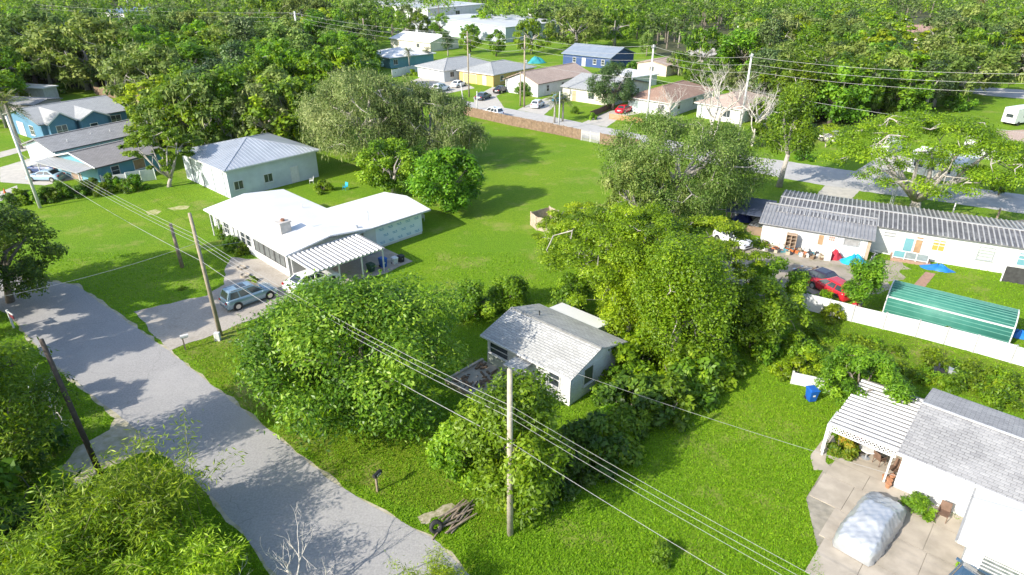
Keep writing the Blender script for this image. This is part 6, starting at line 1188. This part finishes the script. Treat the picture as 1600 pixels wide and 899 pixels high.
# ---------------------------------------------------------------- woods
OPENPX = [  # photo areas whose ground stays open or whose buildings stay in view
 [(0,150),(60,140),(215,160),(240,210),(240,300),(0,330)],[(255,95),(350,95),(350,118),(255,118)],
 [(450,46),(512,46),(515,108),(450,108)],[(570,70),(1000,66),(1060,88),(1120,120),(1215,150),(1215,260),(690,260),(640,150),(570,150)],[(628,44),(712,44),(712,70),(628,70)],
 [(695,14),(845,14),(845,44),(700,46)],[(575,0),(730,0),(730,12),(575,12)],[(1060,50),(1155,50),(1155,98),(1060,98)],[(1385,30),(1465,30),(1465,90),(1395,90)],
 [(1480,128),(1700,135),(1700,340),(1130,340),(1130,235),(1255,235),(1275,205),(1440,205)],[(280,195),(800,160),(1000,230),(900,500),(280,500)],[(0,280),(300,280),(300,600),(0,600)],
 [(165,8),(232,8),(232,32),(165,32)]]
zones = [('left woods', lambda x,y: x < 560), ('far middle trees', lambda x,y: 560 <= x < 1010), ('right woods', lambda x,y: x >= 1010)]
ZL = {'left woods':'left of the tall white pole','far middle trees':'around the far warehouses','right woods':'beyond the bare trees on the right'}
KD = {'broad':('broadleaf_tree','rounded green broadleaf tree in the woods %s'),'oak':('oak_tree','mossy grey-green oak in the woods %s'),'tall':('slender_tree','narrow upright tree in the woods %s'),'yellow':('feathery_tree','flat-topped yellow-green tree in the woods %s')}
spots = []; rw = random.Random(4)
Y = 95.0
while Y < 500:
    st = 6.6 if Y < 200 else 9.0 if Y < 300 else 12.0
    X = -Y*.80
    while X < Y*.80:
        x, y = X+rw.uniform(-.42,.42)*st, Y+rw.uniform(-.42,.42)*st; px, py = PX(x,y); X += st
        if not (-60 < px < 1660) or py < -8: continue
        hh = rw.uniform(8.5,13.0); tx, ty = PX(x,y,hh*.75)
        if any(inpoly(px,py,p_) or inpoly(tx,ty,p_) for p_ in OPENPX): continue
        if py > 215: continue
        if px > 1010 and py > 196: continue
        if 560 <= px < 1010 and py > 70: continue
        kd = rw.choices(('broad','oak','tall','yellow'),(5,4,2,1.2) if px > 600 else (3,5,2,.7))[0]
        spots.append((y,x,hh,kd,px))
    Y += st*.86
spots.sort(); far = spots[330:]; 
for y,x,hh,kd,px in spots[:330]:
    z = next(n_ for n_,f_ in zones if f_(px,0)); nm, lab = KD[kd]; i = rw.randrange(len(POOL[kd])); base = {'broad':9.5,'oak':10.5,'tall':11,'yellow':8.5}[kd]; s = hh/base*rw.uniform(.95,1.15)
    place_tree(nm, lab % ZL[z], POOL[kd][i], (x,y,0), rw.uniform(0,360), (s*rw.uniform(.95,1.25),)*2+(s,), 'tree', KD[kd][0].replace('_',' ')+'s in the '+z)
ru = random.Random(14)
for y,x,hh,kd,px in spots[:330]:
    if y < 250 and ru.random() < .5: z = next(n_ for n_,f_ in zones if f_(px,0)); put('shade' if ru.random() < .5 else 'bush',0,0,ru.uniform(1.2,2.0),'understorey shrub in the shade of the woods '+ZL[z],group='understorey shrubs in the '+z,world=(x+ru.uniform(2,4)*ru.choice((-1,1)),y+ru.uniform(2,4)*ru.choice((-1,1)),0))
# the farthest canopy reads as one mass
rng = np.random.default_rng(9); AC = []; AN_ = []; AT = []; AS = []; ATi = []; tk = MB()
for mi,(lm,sel) in enumerate(((LM_mid,0),(LM_oak,1))):
    AC = []; AN_ = []; AT = []; AS = []; ATi = []
    for j,(y,x,hh,kd,px) in enumerate(far):
        if (kd in ('oak',)) != bool(sel): continue
        Rr = hh*rng.uniform(.5,.72); cl = crown_clumps('oak' if sel else 'broad',Rr,hh,rng,22); C,N,T,k,ct = fill_clumps(rng,cl,300,.5,.5); C += np.array((x,y,0)); AC.append(C); AN_.append(N); AT.append(T); AS.append(rng.uniform(.7,1.35,300)); ATi.append(.45+ct[k]+rng.normal()*.13+rng.normal(size=300)*.12)
        tk.tube([(x,y,-.2),(x,y,hh*.5)],[.3,.2],5)
    o = link('distant_trees', leaf_mesh('distant_trees',np.concatenate(AC),np.concatenate(AN_),np.concatenate(AT),np.concatenate(AS),np.concatenate(ATi),lm,.6)); tag(o,'distant grey-green oak canopy along the skyline' if sel else 'distant green canopy of rounded trees along the skyline','trees',kind='stuff')
tag(tk.build('distant_trunks',M_bark),'trunks beneath the distant tree canopy','trees',kind='stuff')
# ---------------------------------------------------------------- grass blades on the near lawns
def grass(name, label, n, region, hgt, mat, seed, wid=.03):
    rng = np.random.default_rng(seed); pts = []; tot = 0
    while tot < n:
        k = 60000; py = 985-rng.random(k)**1.25*(985-region[1]); px = rng.uniform(-120,1720,k); u = (px-800)/CF; v = (py-449.5)/CF; dz = -sin(CP)-v*cos(CP); t_ = -CH/dz; X = u*t_; Y_ = (cos(CP)-v*sin(CP))*t_
        ok = np.ones(k,bool)
        for poly in SHEETS:
            x0 = min(q[0] for q in poly); x1 = max(q[0] for q in poly); y0 = min(q[1] for q in poly); y1 = max(q[1] for q in poly); inside = np.zeros(k,bool); j = len(poly)-1
            if y0 > Y_.max(): continue
            for i in range(len(poly)):
                xi,yi = poly[i][:2]; xj,yj = poly[j][:2]; c = ((yi > Y_) != (yj > Y_)); inside ^= c & (X < (xj-xi)*(Y_-yi)/((yj-yi) if yj != yi else 1e-9)+xi); j = i
            ok &= ~inside
        pts.append(np.stack([X[ok],Y_[ok]],1)); tot += ok.sum()
    P_ = np.concatenate(pts)[:n]; a = rng.random(n)*2*pi; s = hgt*rng.uniform(.5,1.4,n); wd = wid*rng.uniform(.6,1.3,n)*(1+P_[:,1]/60); dx = np.cos(a)*wd; dy = np.sin(a)*wd; le = rng.normal(size=(n,2))*.6*s[:,None]
    v = np.zeros((n,3,3)); v[:,0,0] = P_[:,0]-dx; v[:,0,1] = P_[:,1]-dy; v[:,1,0] = P_[:,0]+dx; v[:,1,1] = P_[:,1]+dy; v[:,2,:2] = P_+le; v[:,2,2] = s; v[:,:2,2] = .001
    me = bpy.data.meshes.new(name); me.vertices.add(3*n); me.vertices.foreach_set('co',v.ravel().astype(np.float32)); me.loops.add(3*n); me.loops.foreach_set('vertex_index',np.arange(3*n,dtype=np.int32)); me.polygons.add(n); me.polygons.foreach_set('loop_start',np.arange(0,3*n,3,dtype=np.int32))
    at_ = me.attributes.new('tint','FLOAT','POINT'); at_.data.foreach_set('value',np.repeat(np.clip(.5+rng.normal(size=n)*.22,0,1),3).astype(np.float32)); me.materials.append(mat); me.update(calc_edges=True); tag(link(name,me),label,'grass',kind='stuff')
LM_grass = leafmat('grass_blade', (.095,.19,.006), (.15,.275,.008), (.225,.335,.012), .35, .6, spec=.15)
grass('grass','short bright grass blades across the near lawns',215000,(0,395),.09,LM_grass,3,.028)
# ---------------------------------------------------------------- thin humid air over the whole place
hz = MB().box(-960,960,-260,1560,-1.0,31.0).build('haze', None); hz.data.materials.clear()
hm = bpy.data.materials.new('humid_air'); hm.use_nodes = True; hn = hm.node_tree; hn.nodes.clear()
ho = hn.nodes.new('ShaderNodeOutputMaterial'); hv = hn.nodes.new('ShaderNodeVolumePrincipled'); hv.inputs['Color'].default_value = (.93,.96,1,1); hv.inputs['Density'].default_value = .00003; hv.inputs['Anisotropy'].default_value = .2
hn.links.new(hv.outputs[0], ho.inputs['Volume']); hz.data.materials.append(hm); tag(hz, 'thin pale humid air between the camera and woods', 'haze', kind='stuff')
